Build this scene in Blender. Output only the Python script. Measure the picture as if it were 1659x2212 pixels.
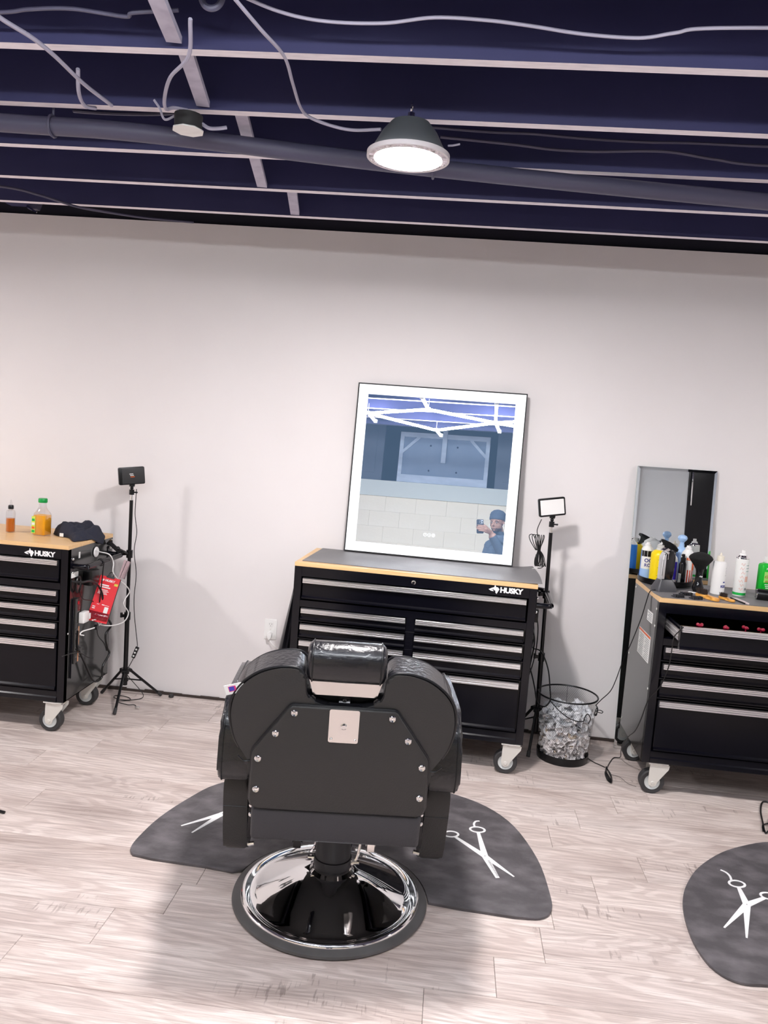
import bpy, bmesh, math, random
from mathutils import Vector, Matrix, Quaternion
random.seed(7)
for o in list(bpy.data.objects): bpy.data.objects.remove(o)
SC = bpy.context.scene
COL = SC.collection
PI = math.pi
# ------------------------------------------------------------------ camera
YAW, PITCH, ROLL, FPX = 0.08147, 0.10044, 0.07574, 1700.0
CAM = Vector((0.13553, -4.29692, 1.59425))
fw = Vector((-math.sin(YAW)*math.cos(PITCH), math.cos(YAW)*math.cos(PITCH), -math.sin(PITCH)))
r0 = Vector((math.cos(YAW), math.sin(YAW), 0)); u0 = r0.cross(fw)
rt = r0*math.cos(ROLL)+u0*math.sin(ROLL); up = u0*math.cos(ROLL)-r0*math.sin(ROLL)
cd = bpy.data.cameras.new('camera'); cam = bpy.data.objects.new('camera', cd); COL.objects.link(cam)
cam.matrix_world = Matrix(((rt.x, up.x, -fw.x, CAM.x), (rt.y, up.y, -fw.y, CAM.y), (rt.z, up.z, -fw.z, CAM.z), (0, 0, 0, 1)))
cd.sensor_fit = 'HORIZONTAL'; cd.sensor_width = 36; cd.lens = FPX/1659*36
cd.clip_start = 0.004; cd.clip_end = 60
SC.camera = cam
# ------------------------------------------------------------------ world, light, exposure
w = bpy.data.worlds.new('world'); SC.world = w; w.use_nodes = True
w.node_tree.nodes['Background'].inputs[0].default_value = (.5, .5, .6, 1)
w.node_tree.nodes['Background'].inputs[1].default_value = .05
SC.view_settings.view_transform = 'Standard'; SC.view_settings.look = 'None'
SC.view_settings.exposure = 2.32; SC.view_settings.gamma = 1; SC.view_settings.use_curve_mapping = False
LAMP_E = 118.0      # disc of each high bay lamp
TUBE_E = 14.0      # LED tubes
MIRROR_E = 0.40     # LED border of the vanity mirror
# ------------------------------------------------------------------ materials
MATS = {}
def N(nt, t, **kw):
    n = nt.nodes.new(t)
    for k, v in kw.items(): setattr(n, k, v)
    return n
def mat(name, col, rough=.5, metal=0., emit=None, es=0., trans=0., ior=1.45, coat=0., spec=.5, noise=None, bump=None, aniso=0.):
    if name in MATS: return MATS[name]
    m = bpy.data.materials.new(name); m.use_nodes = True; nt = m.node_tree
    b = nt.nodes['Principled BSDF']; b.inputs['Base Color'].default_value = (*col, 1)
    b.inputs['Roughness'].default_value = rough; b.inputs['Metallic'].default_value = metal
    b.inputs['Specular IOR Level'].default_value = spec
    b.inputs['Transmission Weight'].default_value = trans; b.inputs['IOR'].default_value = ior
    b.inputs['Coat Weight'].default_value = coat; b.inputs['Coat Roughness'].default_value = .08
    if emit: b.inputs['Emission Color'].default_value = (*emit, 1); b.inputs['Emission Strength'].default_value = es
    if noise or bump: tc = N(nt, 'ShaderNodeTexCoord')
    if noise:   # (scale, col2, lo, hi, stretch)
        sc, c2, lo, hi, st = noise
        mp = N(nt, 'ShaderNodeMapping'); mp.inputs['Scale'].default_value = st
        no = N(nt, 'ShaderNodeTexNoise'); no.inputs['Scale'].default_value = sc; no.inputs['Detail'].default_value = 6
        cr = N(nt, 'ShaderNodeValToRGB'); cr.color_ramp.elements[0].position = lo; cr.color_ramp.elements[1].position = hi
        cr.color_ramp.elements[0].color = (*col, 1); cr.color_ramp.elements[1].color = (*c2, 1)
        L = nt.links.new; L(tc.outputs['Object'], mp.inputs[0]); L(mp.outputs[0], no.inputs['Vector']); L(no.outputs[0], cr.inputs[0]); L(cr.outputs[0], b.inputs['Base Color'])
    if bump:    # (scale, strength, stretch)
        sc, stg, st = bump
        mp = N(nt, 'ShaderNodeMapping'); mp.inputs['Scale'].default_value = st
        no = N(nt, 'ShaderNodeTexNoise'); no.inputs['Scale'].default_value = sc; no.inputs['Detail'].default_value = 5
        bu = N(nt, 'ShaderNodeBump'); bu.inputs['Strength'].default_value = stg; bu.inputs['Distance'].default_value = .004
        L = nt.links.new; L(tc.outputs['Object'], mp.inputs[0]); L(mp.outputs[0], no.inputs['Vector']); L(no.outputs[0], bu.inputs['Height']); L(bu.outputs[0], b.inputs['Normal'])
    MATS[name] = m; return m
A1 = (1, 1, 1)
wall_m = mat('wall_paint', (.84, .80, .80), .75, bump=(9, .25, A1), noise=(1.6, (.86, .825, .825), .35, .7, A1))
navy = mat('ceiling_paint', (.030, .031, .098), .6, noise=(3, (.038, .038, .115), .3, .7, A1))
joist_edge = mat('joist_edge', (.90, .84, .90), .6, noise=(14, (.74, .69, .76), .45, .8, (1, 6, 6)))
ceil_grey = mat('blocking_paint', (.52, .49, .60), .6, noise=(20, (.42, .39, .5), .4, .7, A1))
pipe_m = mat('pipe_paint', (.085, .082, .135), .45)
cable_grey = mat('grey_cable', (.40, .38, .48), .5)
cable_dim = mat('dim_cable', (.09, .085, .14), .5)
black_m = mat('black_enamel', (.0022, .0022, .005), .22, spec=.35)
frame_m = mat('black_frame', (.003, .003, .006), .2, spec=.45)
black_pl = mat('black_plastic', (.004, .004, .005), .3)
matte_bk = mat('matte_black', (.02, .02, .022), .6)
side_m = mat('side_panel_enamel', (.022, .022, .022), .2, coat=.4)
alu = mat('brushed_aluminium', (.93, .92, .93), .30, 1.0, bump=(60, .12, (.02, 8, 8)))
chrome = mat('chrome', (.86, .85, .85), .045, 1.0)
satin = mat('satin_steel', (.83, .80, .77), .22, 1.0, bump=(7, .08, (1, 1, 3)))
zinc = mat('zinc_plate', (.74, .73, .69), .38, .35)
hubm = mat('wheel_hub_grey', (.66, .69, .69), .45)
rubber = mat('rubber', (.035, .034, .036), .6)
wood = mat('butcher_block', (.83, .55, .28), .4, noise=(6, (.72, .44, .20), .35, .75, (.5, 14, 14)))
wood_edge = mat('butcher_block_edge', (.80, .55, .26), .45, noise=(8, (.62, .38, .16), .4, .75, (.4, 10, 30)))
topmat = mat('grey_top_mat', (.17, .165, .17), .5, bump=(260, .25, A1), noise=(5, (.22, .21, .215), .4, .7, A1))
floor_mat_m = mat('rubber_floor_mat', (.082, .075, .080), .5, noise=(9, (.17, .155, .165), .42, .74, (1, 1.6, 1)), bump=(60, .5, A1))
print_white = mat('white_print', (.86, .86, .86), .5)
white_pl = mat('white_plastic', (.86, .85, .84), .35)
vinyl = mat('black_vinyl', (.010, .010, .013), .27, coat=.45, bump=(75, .75, A1))
vinyl_back = mat('black_vinyl_back', (.030, .029, .029), .42, bump=(220, .3, A1))
piping_m = mat('vinyl_piping', (.01, .01, .012), .3)
skirt_m = mat('grey_vinyl_skirt', (.040, .040, .047), .5, bump=(200, .3, A1))
red_m = mat('red_card', (.75, .006, .018), .4)
clear = mat('clear_plastic', (.97, .97, .98), .06, trans=1.0, ior=1.3)
def thin_clear(name, tint, gl):
    m = bpy.data.materials.new(name); m.use_nodes = True; nt = m.node_tree; nt.nodes.clear()
    t = N(nt, 'ShaderNodeBsdfTransparent'); t.inputs[0].default_value = (*tint, 1)
    g = N(nt, 'ShaderNodeBsdfGlossy'); g.inputs['Roughness'].default_value = .05
    x = N(nt, 'ShaderNodeMixShader'); lw = N(nt, 'ShaderNodeLayerWeight'); lw.inputs[0].default_value = gl
    o = N(nt, 'ShaderNodeOutputMaterial'); L = nt.links.new
    L(lw.outputs['Facing'], x.inputs[0]); L(t.outputs[0], x.inputs[1]); L(g.outputs[0], x.inputs[2]); L(x.outputs[0], o.inputs[0])
    MATS[name] = m; return m
clear = thin_clear('thin_clear_plastic', (.95, .95, .96), .25)
smoke_clear = mat('tinted_plastic', (.92, .72, .76), .12, trans=.85, ior=1.3)
label_wh = mat('label_white', (.85, .85, .83), .5)
label_txt = mat('label_ink', (.25, .25, .26), .6)
blue_ink = mat('blue_ink', (.03, .04, .25), .5)
orange_m = mat('orange_print', (.80, .13, .02), .4)
green_m = mat('green_print', (.01, .45, .07), .35)
def emis(name, col, s):
    m = bpy.data.materials.new(name); m.use_nodes = True; nt = m.node_tree; nt.nodes.clear()
    e = N(nt, 'ShaderNodeEmission'); e.inputs[0].default_value = (*col, 1); e.inputs[1].default_value = s
    o = N(nt, 'ShaderNodeOutputMaterial'); nt.links.new(e.outputs[0], o.inputs[0]); MATS[name] = m; return m
lamp_m = emis('lamp_lens', (1, .955, .95), LAMP_E)
tube_m = emis('led_tube', (.93, .97, 1), TUBE_E)
border_m = emis('led_border', (.97, .97, 1), MIRROR_E)
icon_m = emis('touch_icon', (.9, .93, 1), .33)
# silvered glass of the vanity mirror: reflection plus faint bluish emission that paints haze over it
def mirror_mat(name, tint, haze, gs):
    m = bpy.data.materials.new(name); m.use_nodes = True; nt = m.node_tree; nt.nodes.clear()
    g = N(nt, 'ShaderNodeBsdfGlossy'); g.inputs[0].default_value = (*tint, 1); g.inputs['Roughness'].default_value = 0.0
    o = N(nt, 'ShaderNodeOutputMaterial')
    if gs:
        e = N(nt, 'ShaderNodeEmission'); e.inputs[0].default_value = (*haze, 1); e.inputs[1].default_value = gs
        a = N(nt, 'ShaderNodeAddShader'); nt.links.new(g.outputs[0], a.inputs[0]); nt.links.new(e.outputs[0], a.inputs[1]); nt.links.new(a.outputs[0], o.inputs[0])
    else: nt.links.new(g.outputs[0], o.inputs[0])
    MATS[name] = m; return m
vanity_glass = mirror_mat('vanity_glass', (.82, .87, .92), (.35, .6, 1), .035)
mirror_glass = mirror_mat('mirror_glass', (.80, .83, .84), (1, 1, 1), 0)
# floor planks: weathered oak vinyl, grain runs along x, each plank shifted by its own random value
def plank_mat():
    m = bpy.data.materials.new('oak_vinyl'); m.use_nodes = True; nt = m.node_tree; L = nt.links.new
    b = nt.nodes['Principled BSDF']; b.inputs['Roughness'].default_value = .42
    tc = N(nt, 'ShaderNodeTexCoord'); oi = N(nt, 'ShaderNodeObjectInfo')
    ad = N(nt, 'ShaderNodeVectorMath', operation='ADD'); ml = N(nt, 'ShaderNodeVectorMath', operation='SCALE'); ml.inputs['Scale'].default_value = 1.0
    cx = N(nt, 'ShaderNodeCombineXYZ')
    mm = N(nt, 'ShaderNodeMath', operation='MULTIPLY'); mm.inputs[1].default_value = 37.0
    L(oi.outputs['Random'], mm.inputs[0]); L(mm.outputs[0], cx.inputs[0]); L(mm.outputs[0], cx.inputs[1]); L(mm.outputs[0], cx.inputs[2])
    L(tc.outputs['Object'], ad.inputs[0]); L(cx.outputs[0], ad.inputs[1])
    def noise(scale, st, det=6, rough=.6, dist=0.):
        mp = N(nt, 'ShaderNodeMapping'); mp.inputs['Scale'].default_value = st; L(ad.outputs[0], mp.inputs[0])
        n = N(nt, 'ShaderNodeTexNoise'); n.inputs['Scale'].default_value = scale; n.inputs['Detail'].default_value = det; n.inputs['Roughness'].default_value = rough; n.inputs['Distortion'].default_value = dist
        L(mp.outputs[0], n.inputs['Vector']); return n.outputs[0]
    def ramp(x, pts):
        c = N(nt, 'ShaderNodeValToRGB'); e = c.color_ramp.elements
        e[0].position, e[0].color = pts[0][0], (*pts[0][1], 1); e[1].position, e[1].color = pts[1][0], (*pts[1][1], 1)
        for p, q in pts[2:]: k = e.new(p); k.color = (*q, 1)
        L(x, c.inputs[0]); return c.outputs[0]
    def mix(a, bb, f, mode='MULTIPLY'):
        x = N(nt, 'ShaderNodeMix', data_type='RGBA', blend_type=mode); L(a, x.inputs['A']); L(bb, x.inputs['B'])
        if isinstance(f, float): x.inputs['Factor'].default_value = f
        else: L(f, x.inputs['Factor'])
        return x.outputs['Result']
    def math_(op, x, v):
        m_ = N(nt, 'ShaderNodeMath', operation=op); L(x, m_.inputs[0])
        if v is not None: m_.inputs[1].default_value = v
        return m_.outputs[0]
    base = ramp(noise(1.5, (.8, 4, 1), 4, .55, .6), [(.28, (.60, .50, .455)), (.72, (.87, .78, .735)), (.5, (.75, .655, .61))])
    rings = math_('SINE', math_('MULTIPLY', noise(1.25, (.55, 3.4, 1), 3, .45, .35), 150.0), None)      # growth rings: contour lines of a stretched noise
    ra_ = N(nt, 'ShaderNodeMath', operation='MULTIPLY_ADD'); L(rings, ra_.inputs[0]); ra_.inputs[1].default_value = .5; ra_.inputs[2].default_value = .5
    rings = ramp(ra_.outputs[0], [(.30, (.74, .70, .69)), (.72, (1, 1, 1))])
    grain = ramp(noise(7, (.6, 20, 1), 8, .75, .4), [(.36, (.62, .585, .57)), (.56, (1, 1, 1))])
    fine = ramp(noise(26, (.35, 16, 1), 4, .7), [(.34, (.72, .70, .69)), (.58, (1, 1, 1))])
    grey = ramp(noise(2.2, (.9, 3.0, 1), 3, .5), [(.54, (1, 1, 1)), (.75, (.80, .79, .79))])
    saw = ramp(noise(22, (3.4, .5, 1), 3, .6), [(.57, (1, 1, 1)), (.64, (.62, .60, .59))])
    sawm = ramp(noise(2.3, (1, 2.0, 1), 2), [(.60, (0, 0, 0)), (.66, (.9, .9, .9))])
    c = mix(base, rings, .55); c = mix(c, grain, .75); c = mix(c, fine, .6); c = mix(c, grey, 1.0); c = mix(c, saw, sawm)
    tint = ramp(oi.outputs['Random'], [(0, (.975, .975, .98)), (1, (1.0, .99, .985))])
    c = mix(c, tint, 1.0)
    L(c, b.inputs['Base Color'])
    bu = N(nt, 'ShaderNodeBump'); bu.inputs['Strength'].default_value = .12; bu.inputs['Distance'].default_value = .002
    L(noise(6, (.55, 14, 1), 8, .72, .5), bu.inputs['Height']); L(bu.outputs[0], b.inputs['Normal'])
    MATS['plank'] = m; return m
plank_m = plank_mat()
# ------------------------------------------------------------------ mesh builder
def smooth_path(pts, n=8, closed=False):
    P = [Vector(p) for p in pts]; out = []
    m = len(P)
    rng = range(m) if closed else range(m-1)
    for i in rng:
        p1, p2 = P[i], P[(i+1) % m]
        p0 = P[i-1] if (closed or i > 0) else p1*2-p2
        p3 = P[(i+2) % m] if (closed or i+2 < m) else p2*2-p1
        for k in range(n):
            t = k/n
            out.append(.5*((2*p1)+(p2-p0)*t+(2*p0-5*p1+4*p2-p3)*t*t+(3*p1-p0-3*p2+p3)*t**3))
    if not closed: out.append(P[-1])
    return out
class G:
    def __init__(s): s.bm = bmesh.new(); s.mi = 0
    def _setm(s, faces):
        for f in faces: f.material_index = s.mi
    def box(s, x0, x1, y0, y1, z0, z1, bev=0, M=None, seg=2):
        vs = [s.bm.verts.new((x, y, z)) for z in (z0, z1) for y in (y0, y1) for x in (x0, x1)]
        q = [(0, 2, 3, 1), (4, 5, 7, 6), (0, 1, 5, 4), (2, 6, 7, 3), (0, 4, 6, 2), (1, 3, 7, 5)]
        fs = [s.bm.faces.new([vs[i] for i in a]) for a in q]; s._setm(fs)
        if bev:
            es = list({e for f in fs for e in f.edges})
            r = bmesh.ops.bevel(s.bm, geom=es, offset=bev, segments=seg, affect='EDGES', profile=.5)
            vs = list({v for f in r['faces'] for v in f.verts} | {v for v in vs if v.is_valid})
            s._setm(r['faces'])
        if M is not None:
            for v in vs: v.co = M @ v.co
        return s
    def tube(s, pts, r, n=8, closed=False, caps=True):
        P = [Vector(p) for p in pts]; m = len(P)
        R = r if isinstance(r, (list, tuple)) else [r]*m
        t0 = (P[1]-P[0]).normalized(); ref = Vector((0, 0, 1)) if abs(t0.z) < .9 else Vector((1, 0, 0))
        nrm = t0.cross(ref).normalized(); rings = []
        for i in range(m):
            if closed: t = (P[(i+1) % m]-P[i-1])
            else: t = P[min(i+1, m-1)]-P[max(i-1, 0)]
            t = t.normalized() if t.length > 1e-9 else t0
            nrm = (nrm-t*nrm.dot(t)).normalized(); b = t.cross(nrm)
            rings.append([s.bm.verts.new(P[i]+(nrm*math.cos(2*PI*k/n)+b*math.sin(2*PI*k/n))*R[i]) for k in range(n)])
        fs = []
        for i in range(m if closed else m-1):
            a, b2 = rings[i], rings[(i+1) % m]
            for k in range(n): fs.append(s.bm.faces.new((a[k], a[(k+1) % n], b2[(k+1) % n], b2[k])))
        if caps and not closed: fs.append(s.bm.faces.new(rings[0][::-1])); fs.append(s.bm.faces.new(rings[-1]))
        s._setm(fs); return s
    def cable(s, pts, r, n=6, k=8): return s.tube(smooth_path(pts, k), r, n)
    def lathe(s, prof, n=32, c=(0, 0, 0), M=None, a0=0, a1=2*PI):
        full = abs(a1-a0-2*PI) < 1e-6; rings = []; vs = []
        cnt = n if full else n+1
        for (r, z) in prof:
            if r < 1e-6: v = s.bm.verts.new((c[0], c[1], c[2]+z)); rings.append([v]); vs.append(v)
            else:
                rg = [s.bm.verts.new((c[0]+r*math.cos(a0+(a1-a0)*k/n), c[1]+r*math.sin(a0+(a1-a0)*k/n), c[2]+z)) for k in range(cnt)]
                rings.append(rg); vs += rg
        fs = []
        for a, b in zip(rings, rings[1:]):
            for k in range(n):
                k2 = (k+1) % n if full else k+1
                if len(a) == 1 and len(b) == 1: continue
                if len(a) == 1: fs.append(s.bm.faces.new((a[0], b[k2], b[k])))
                elif len(b) == 1: fs.append(s.bm.faces.new((a[k], a[k2], b[0])))
                else: fs.append(s.bm.faces.new((a[k], a[k2], b[k2], b[k])))
        s._setm(fs)
        if M is not None:
            for v in vs: v.co = M @ v.co
        return s
    def cyl(s, p, q, r, n=16, r2=None):
        p, q = Vector(p), Vector(q); d = q-p
        M = Matrix.Translation(p) @ d.to_track_quat('Z', 'Y').to_matrix().to_4x4()
        return s.lathe([(0, 0), (r, 0), (r2 if r2 is not None else r, d.length), (0, d.length)], n, M=M)
    def ball(s, c, r, n=14, sx=1, sy=1, sz=1):
        k = n//2
        pr = [(r*math.sin(PI*i/k), -r*math.cos(PI*i/k)) for i in range(k+1)]; pr[0] = (0, -r); pr[-1] = (0, r)
        return s.lathe(pr, n, M=Matrix.Translation(Vector(c)) @ Matrix.Diagonal((sx, sy, sz, 1)))
    def prism(s, poly, h0, h1, M=None, bev=0, seg=2):
        """poly in local XY, extruded h0..h1 along local Z, M places it"""
        a = [s.bm.verts.new((x, y, h0)) for x, y in poly]; b = [s.bm.verts.new((x, y, h1)) for x, y in poly]
        n = len(poly)
        fa = s.bm.faces.new(a[::-1]); fb = s.bm.faces.new(b)
        fs = [fa, fb]+[s.bm.faces.new((a[i], a[(i+1) % n], b[(i+1) % n], b[i])) for i in range(n)]
        s._setm(fs); vs = a+b
        if bev:
            es = list(fa.edges)+list(fb.edges)
            r = bmesh.ops.bevel(s.bm, geom=es, offset=bev, segments=seg, affect='EDGES', profile=.5)
            s._setm(r['faces']); vs = list({v for f in r['faces'] for v in f.verts} | {v for v in vs if v.is_valid})
        if M is not None:
            for v in vs: v.co = M @ v.co
        return s
    def poly3(s, pts):
        f = s.bm.faces.new([s.bm.verts.new(p) for p in pts]); s._setm([f]); return s
    def o(s, name, m, parent=None, sm=35, M=None, rec=True):
        if rec: bmesh.ops.recalc_face_normals(s.bm, faces=s.bm.faces[:])
        me = bpy.data.meshes.new(name); s.bm.to_mesh(me); s.bm.free()
        for x in (m if isinstance(m, (list, tuple)) else [m]): me.materials.append(x)
        if M is not None: me.transform(M)
        if sm:
            me.polygons.foreach_set('use_smooth', [True]*len(me.polygons)); me.set_sharp_from_angle(angle=math.radians(sm))
        ob = bpy.data.objects.new(name, me); COL.objects.link(ob)
        if parent: ob.parent = parent
        return ob
def XZ(y=0):  # local (x, y, z) -> world (x, y0 - z, y): drawing plane upright, extruded towards the camera
    return Matrix(((1, 0, 0, 0), (0, 0, -1, y), (0, 1, 0, 0), (0, 0, 0, 1)))
def YZ(x=0):  # local (a, b, c) -> (x + c, a, b)
    return Matrix(((0, 0, 1, x), (1, 0, 0, 0), (0, 1, 0, 0), (0, 0, 0, 1)))
def tag(o, label, cat, group=None):
    o['label'] = label; o['category'] = cat
    if group: o['group'] = group
    return o
def thing(name, label, cat, loc=(0, 0, 0), rz=0, group=None):
    o = bpy.data.objects.new(name, None); COL.objects.link(o); o.location = loc; o.rotation_euler = (0, 0, rz)
    o.empty_display_size = .05; return tag(o, label, cat, group)
def struct(o): o['kind'] = 'structure'; return o
def lab(o, l): o['label'] = l; return o
def text(s, size, name, m, parent, M, ext=.0006, bold=.0, bend=None, sx=1., align='CENTER', space=1., shear=0.):
    cu = bpy.data.curves.new(name, 'FONT'); cu.body = s; cu.size = size; cu.extrude = ext; cu.offset = bold*size
    cu.align_x = align; cu.align_y = 'CENTER'; cu.space_character = space; cu.resolution_u = 3; cu.shear = shear; cu.space_line = .85
    t = bpy.data.objects.new('tmp', cu); COL.objects.link(t); dg = bpy.context.evaluated_depsgraph_get(); dg.update()
    me = bpy.data.meshes.new_from_object(t.evaluated_get(dg)); bpy.data.objects.remove(t); bpy.data.curves.remove(cu)
    me.name = name; me.materials.clear(); me.materials.append(m)
    for v in me.vertices:
        v.co.x *= sx
        if bend: a = v.co.x/bend; r = bend+v.co.z; v.co = Vector((r*math.sin(a), v.co.y, r*math.cos(a)-bend))
    me.transform(M); o = bpy.data.objects.new(name, me); COL.objects.link(o); o.parent = parent; return o
def rounded(w, h, r, n=4):
    out = []
    for cx, cy, a in ((w/2-r, h/2-r, 0), (-w/2+r, h/2-r, 90), (-w/2+r, -h/2+r, 180), (w/2-r, -h/2+r, 270)):
        for k in range(n+1): t = math.radians(a+90*k/n); out.append((cx+r*math.cos(t), cy+r*math.sin(t)))
    return out

# ================================================================== SETTING
XL, XR, YR = -4.6, 5.2, -6.0
HB = 2.600
ground = struct(G().box(XL-.2, XR+.2, YR-1.2, .25, -.12, -.0085).o('floor', mat('subfloor', (.16, .14, .13), .8)))
PW, PL = .1805, 1.2205
pl_mesh = None; prow = 0; y = 0.02
pmesh = G().box(-PL/2+.0006, PL/2-.0006, -PW/2+.0006, PW/2-.0006, -.008, 0, .0010, seg=1).o('plank', plank_m, ground, sm=0)
first = True; count = 0
offs = [0, .41, .83, .18, .62, 1.03, .29]
while y > -5.95 and count < 300:
    x = -3.9 + offs[prow % 7] - (.6 if prow % 2 else 0)
    while x < 4.4 and count < 300:
        if first: ob = pmesh; first = False
        else: ob = pmesh.copy(); COL.objects.link(ob)
        ob.location = (x, y-PW/2, 0); count += 1
        x += PL
    y -= PW; prow += 1
# remaining planks outside the part of the floor in view, joined
g = G()
yy = 0.02; k = 0
while yy > YR:
    if k % 1 == 0:
        xs = -3.9 + offs[k % 7] - (.6 if k % 2 else 0) - PL/2
        if k < prow:
            g.box(XL, xs-.0006, yy-PW+.0006, yy-.0006, -.008, 0)
            nn = math.ceil((4.4-(xs+PL/2))/PL-1e-9); xe = xs+nn*PL
            if xe < XR: g.box(xe+.0006, XR, yy-PW+.0006, yy-.0006, -.008, 0)
        else: g.box(XL, XR, yy-PW+.0006, yy-.0006, -.008, 0)
    yy -= PW; k += 1
o = g.o('outer_planks', plank_m, ground, sm=0); o['kind'] = 'stuff'
# back wall: white to 2.645 m, black band above it
wb = struct(G().box(XL-.15, XR+.15, 0, .14, 0.012, 2.645).o('wall_back', wall_m, sm=0))
g = G().box(XL-.15, XR+.15, .03, .14, 2.645, 2.95); g.o('upper_band', mat('upper_wall_black', (.012, .011, .022), .7), wb, sm=0)
g = G()  # torn strip of dark felt where the wall meets the planks
random.seed(3); pts = []
x = XL
while x < XR:
    g.box(x, x+.11, -.007-random.random()*.006, .01, .0, .010+random.random()*.008); x += .11
struct(g.o('baseboard_back', mat('old_glue_line', (.055, .04, .035), .8), sm=0))
# paint chips on the wall top edge
struct(G().box(XL-.14, XL, YR-.2, .1, 0, 2.9).o('wall_left', wall_m, sm=0))
struct(G().box(XR, XR+.14, YR-.2, .1, 0, 2.9).o('wall_right', wall_m, sm=0))
# ceiling deck with joists running along the wall
deck = struct(G().box(XL-.1, XR+.1, -4.46, .1, 2.84, 2.9).o('ceiling', navy, sm=0))
jy = [-.414-.4115*k for k in range(10)]
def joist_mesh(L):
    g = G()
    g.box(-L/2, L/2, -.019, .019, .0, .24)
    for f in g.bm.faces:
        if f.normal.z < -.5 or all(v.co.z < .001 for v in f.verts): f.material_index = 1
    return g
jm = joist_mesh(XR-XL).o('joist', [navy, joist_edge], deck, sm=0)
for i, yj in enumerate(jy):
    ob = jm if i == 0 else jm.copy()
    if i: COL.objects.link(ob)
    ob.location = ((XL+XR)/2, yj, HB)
# board nailed at the end of the joists, then the higher part of the room behind the photographer
G().box(XL, XR, -4.47, -4.43, 2.6, 3.6).o('header_board', navy, deck, sm=0)
G().box(XL-.1, XR+.1, YR-1.2, -4.42, 3.55, 3.62).o('high_deck', navy, deck, sm=0)
# short boards nailed between the joists, a little askew
def blocking(x0, x1, ya, yb):
    g = G(); d = Vector((x1-x0, yb-ya, 0)); L = d.length; a = math.atan2(d.y, d.x)
    g.box(0, L, -.021, .021, 0, .018); M = Matrix.Translation((x0, ya, HB+.003)) @ Matrix.Rotation(a, 4, 'Z')
    g.o('blocking', ceil_grey, deck, sm=0, M=M)
blocking(-.66, -.712, -2.45, -2.105); blocking(-.698, -.768, -2.062, -1.683); blocking(-.655, -.715, -1.638, -1.275)
blocking(-.715, -.778, -1.232, -.848); blocking(-.658, -.718, -.80, -.436)
# rear wall of cinder blocks, seen in the mirrors
creamb = mat('cream_block_paint', (.92, .84, .68), .7, bump=(30, .3, A1), noise=(2.5, (.94, .87, .72), .4, .7, A1))
rear = struct(G().box(XL-.1, XR+.1, YR-.2, YR-.03, 0, 1.99).o('wall_rear', mat('mortar_cream', (.90, .82, .66), .8), sm=0))
bmesh0 = G().box(-.1993, .1993, -.03, 0, -.0993, .0993, .002, seg=1).o('cinder_block', creamb, rear, sm=0)
bi = 0
for r in range(10):
    for c in range(-10, 11):
        xx = c*.4+(.2 if r % 2 else 0)
        ob = bmesh0 if bi == 0 else bmesh0.copy()
        if bi: COL.objects.link(ob)
        ob.location = (xx, YR, .1+r*.199); bi += 1
struct(G().box(XL, XR, YR-.2, YR+.03, 1.99, 2.195).o('trim_1', mat('ledge_grey_paint', (.66, .70, .66), .6), sm=0))
struct(G().box(XL-.1, XR+.1, YR-1.2, YR-1.1, 2.0, 3.6).o('wall_rear_upper', mat('dusk_blue_paint', (.07, .10, .16), .6), sm=0))
struct(G().box(XL, XR, YR-1.12, YR-.2, 1.95, 1.99).o('trim_2', mat('ledge_top_dark', (.05, .05, .08), .7), sm=0))
for i, (xa, xb) in enumerate(((-2.6, -1.30), (.18, 2.2))):
    struct(G().box(xa, xb, YR-.10, YR-.04, 2.2, 3.2).box(xa+.1, xb-.1, YR-.045, YR-.03, 2.3, 3.1).o('trim_%d' % (3+i), mat('shutter_grey', (.10, .115, .16), .5), sm=0))
# hanging wooden board with corner braces above the ledge
fb = thing('framed_board', 'blue grey wooden framed board with diagonal corner braces, seen only in the lit mirror', 'board', (-.50, YR-.02, 2.2), PI)
bgw = mat('blue_grey_wood', (.48, .56, .70), .55, noise=(5, (.56, .64, .78), .4, .7, (1, 1, 3)))
bgd = mat('blue_grey_board', (.22, .28, .40), .6, noise=(2, (.26, .32, .44), .4, .7, (1, 1, 1)))
G().box(-.56, .56, .0, .02, 0, .63).o('back_board', bgd, fb, sm=0)
for s in (-1, 1): G().box(s*.56-.025, s*.56+.025, -.03, .02, 0, .66).o('side_rail', bgw, fb, sm=0)
G().box(-.535, .535, -.03, 0, .60, .66).o('top_rail', bgw, fb, sm=0)
G().box(-.535, .535, -.03, 0, .0, .10).o('bottom_rail', bgw, fb, sm=0)
for s in (-1, 1):
    M = Matrix.Translation((s*.44, -.018, .50)) @ Matrix.Rotation(s*math.radians(45), 4, 'Y')
    G().box(-.15, .15, -.014, .014, -.018, .018, M=M).o('brace', bgw, fb, sm=0)
G().box(-.03, .03, -.05, -.0, .28, .80).o('centre_post', bgw, fb, sm=0)
for bx, bz in ((-.17, .50), (.18, .50), (-.18, .17), (.18, .17)): G().cyl((bx, 0, bz), (bx, -.02, bz), .012, 10).o('bolt', chrome, fb)
# grey room divider with a black door frame at the rear right, seen in the tall mirror
struct(G().box(1.55, 2.80, -4.62, -4.54, .0, 3.5).box(1.55, 2.26, -4.54, -4.50, 0, 3.5).o('wall_divider', mat('grey_panel_paint', (.62, .64, .66), .6), sm=0))
d1 = struct(G().box(2.80, 3.18, -4.62, -4.56, .0, 3.4).box(2.80, 2.88, -4.56, -4.53, 0, 3.4).box(3.12, 3.18, -4.56, -4.53, 0, 3.4).o('door_1', black_m, sm=0))
struct(G().box(3.18, 4.2, -4.62, -4.55, .0, 3.4).o('trim_5', mat('pale_blue_trim', (.62, .68, .76), .5), sm=0))
G().box(2.825, 2.84, -4.54, -4.50, 1.55, 1.95, .004).o('door_handle', chrome, d1)

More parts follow.
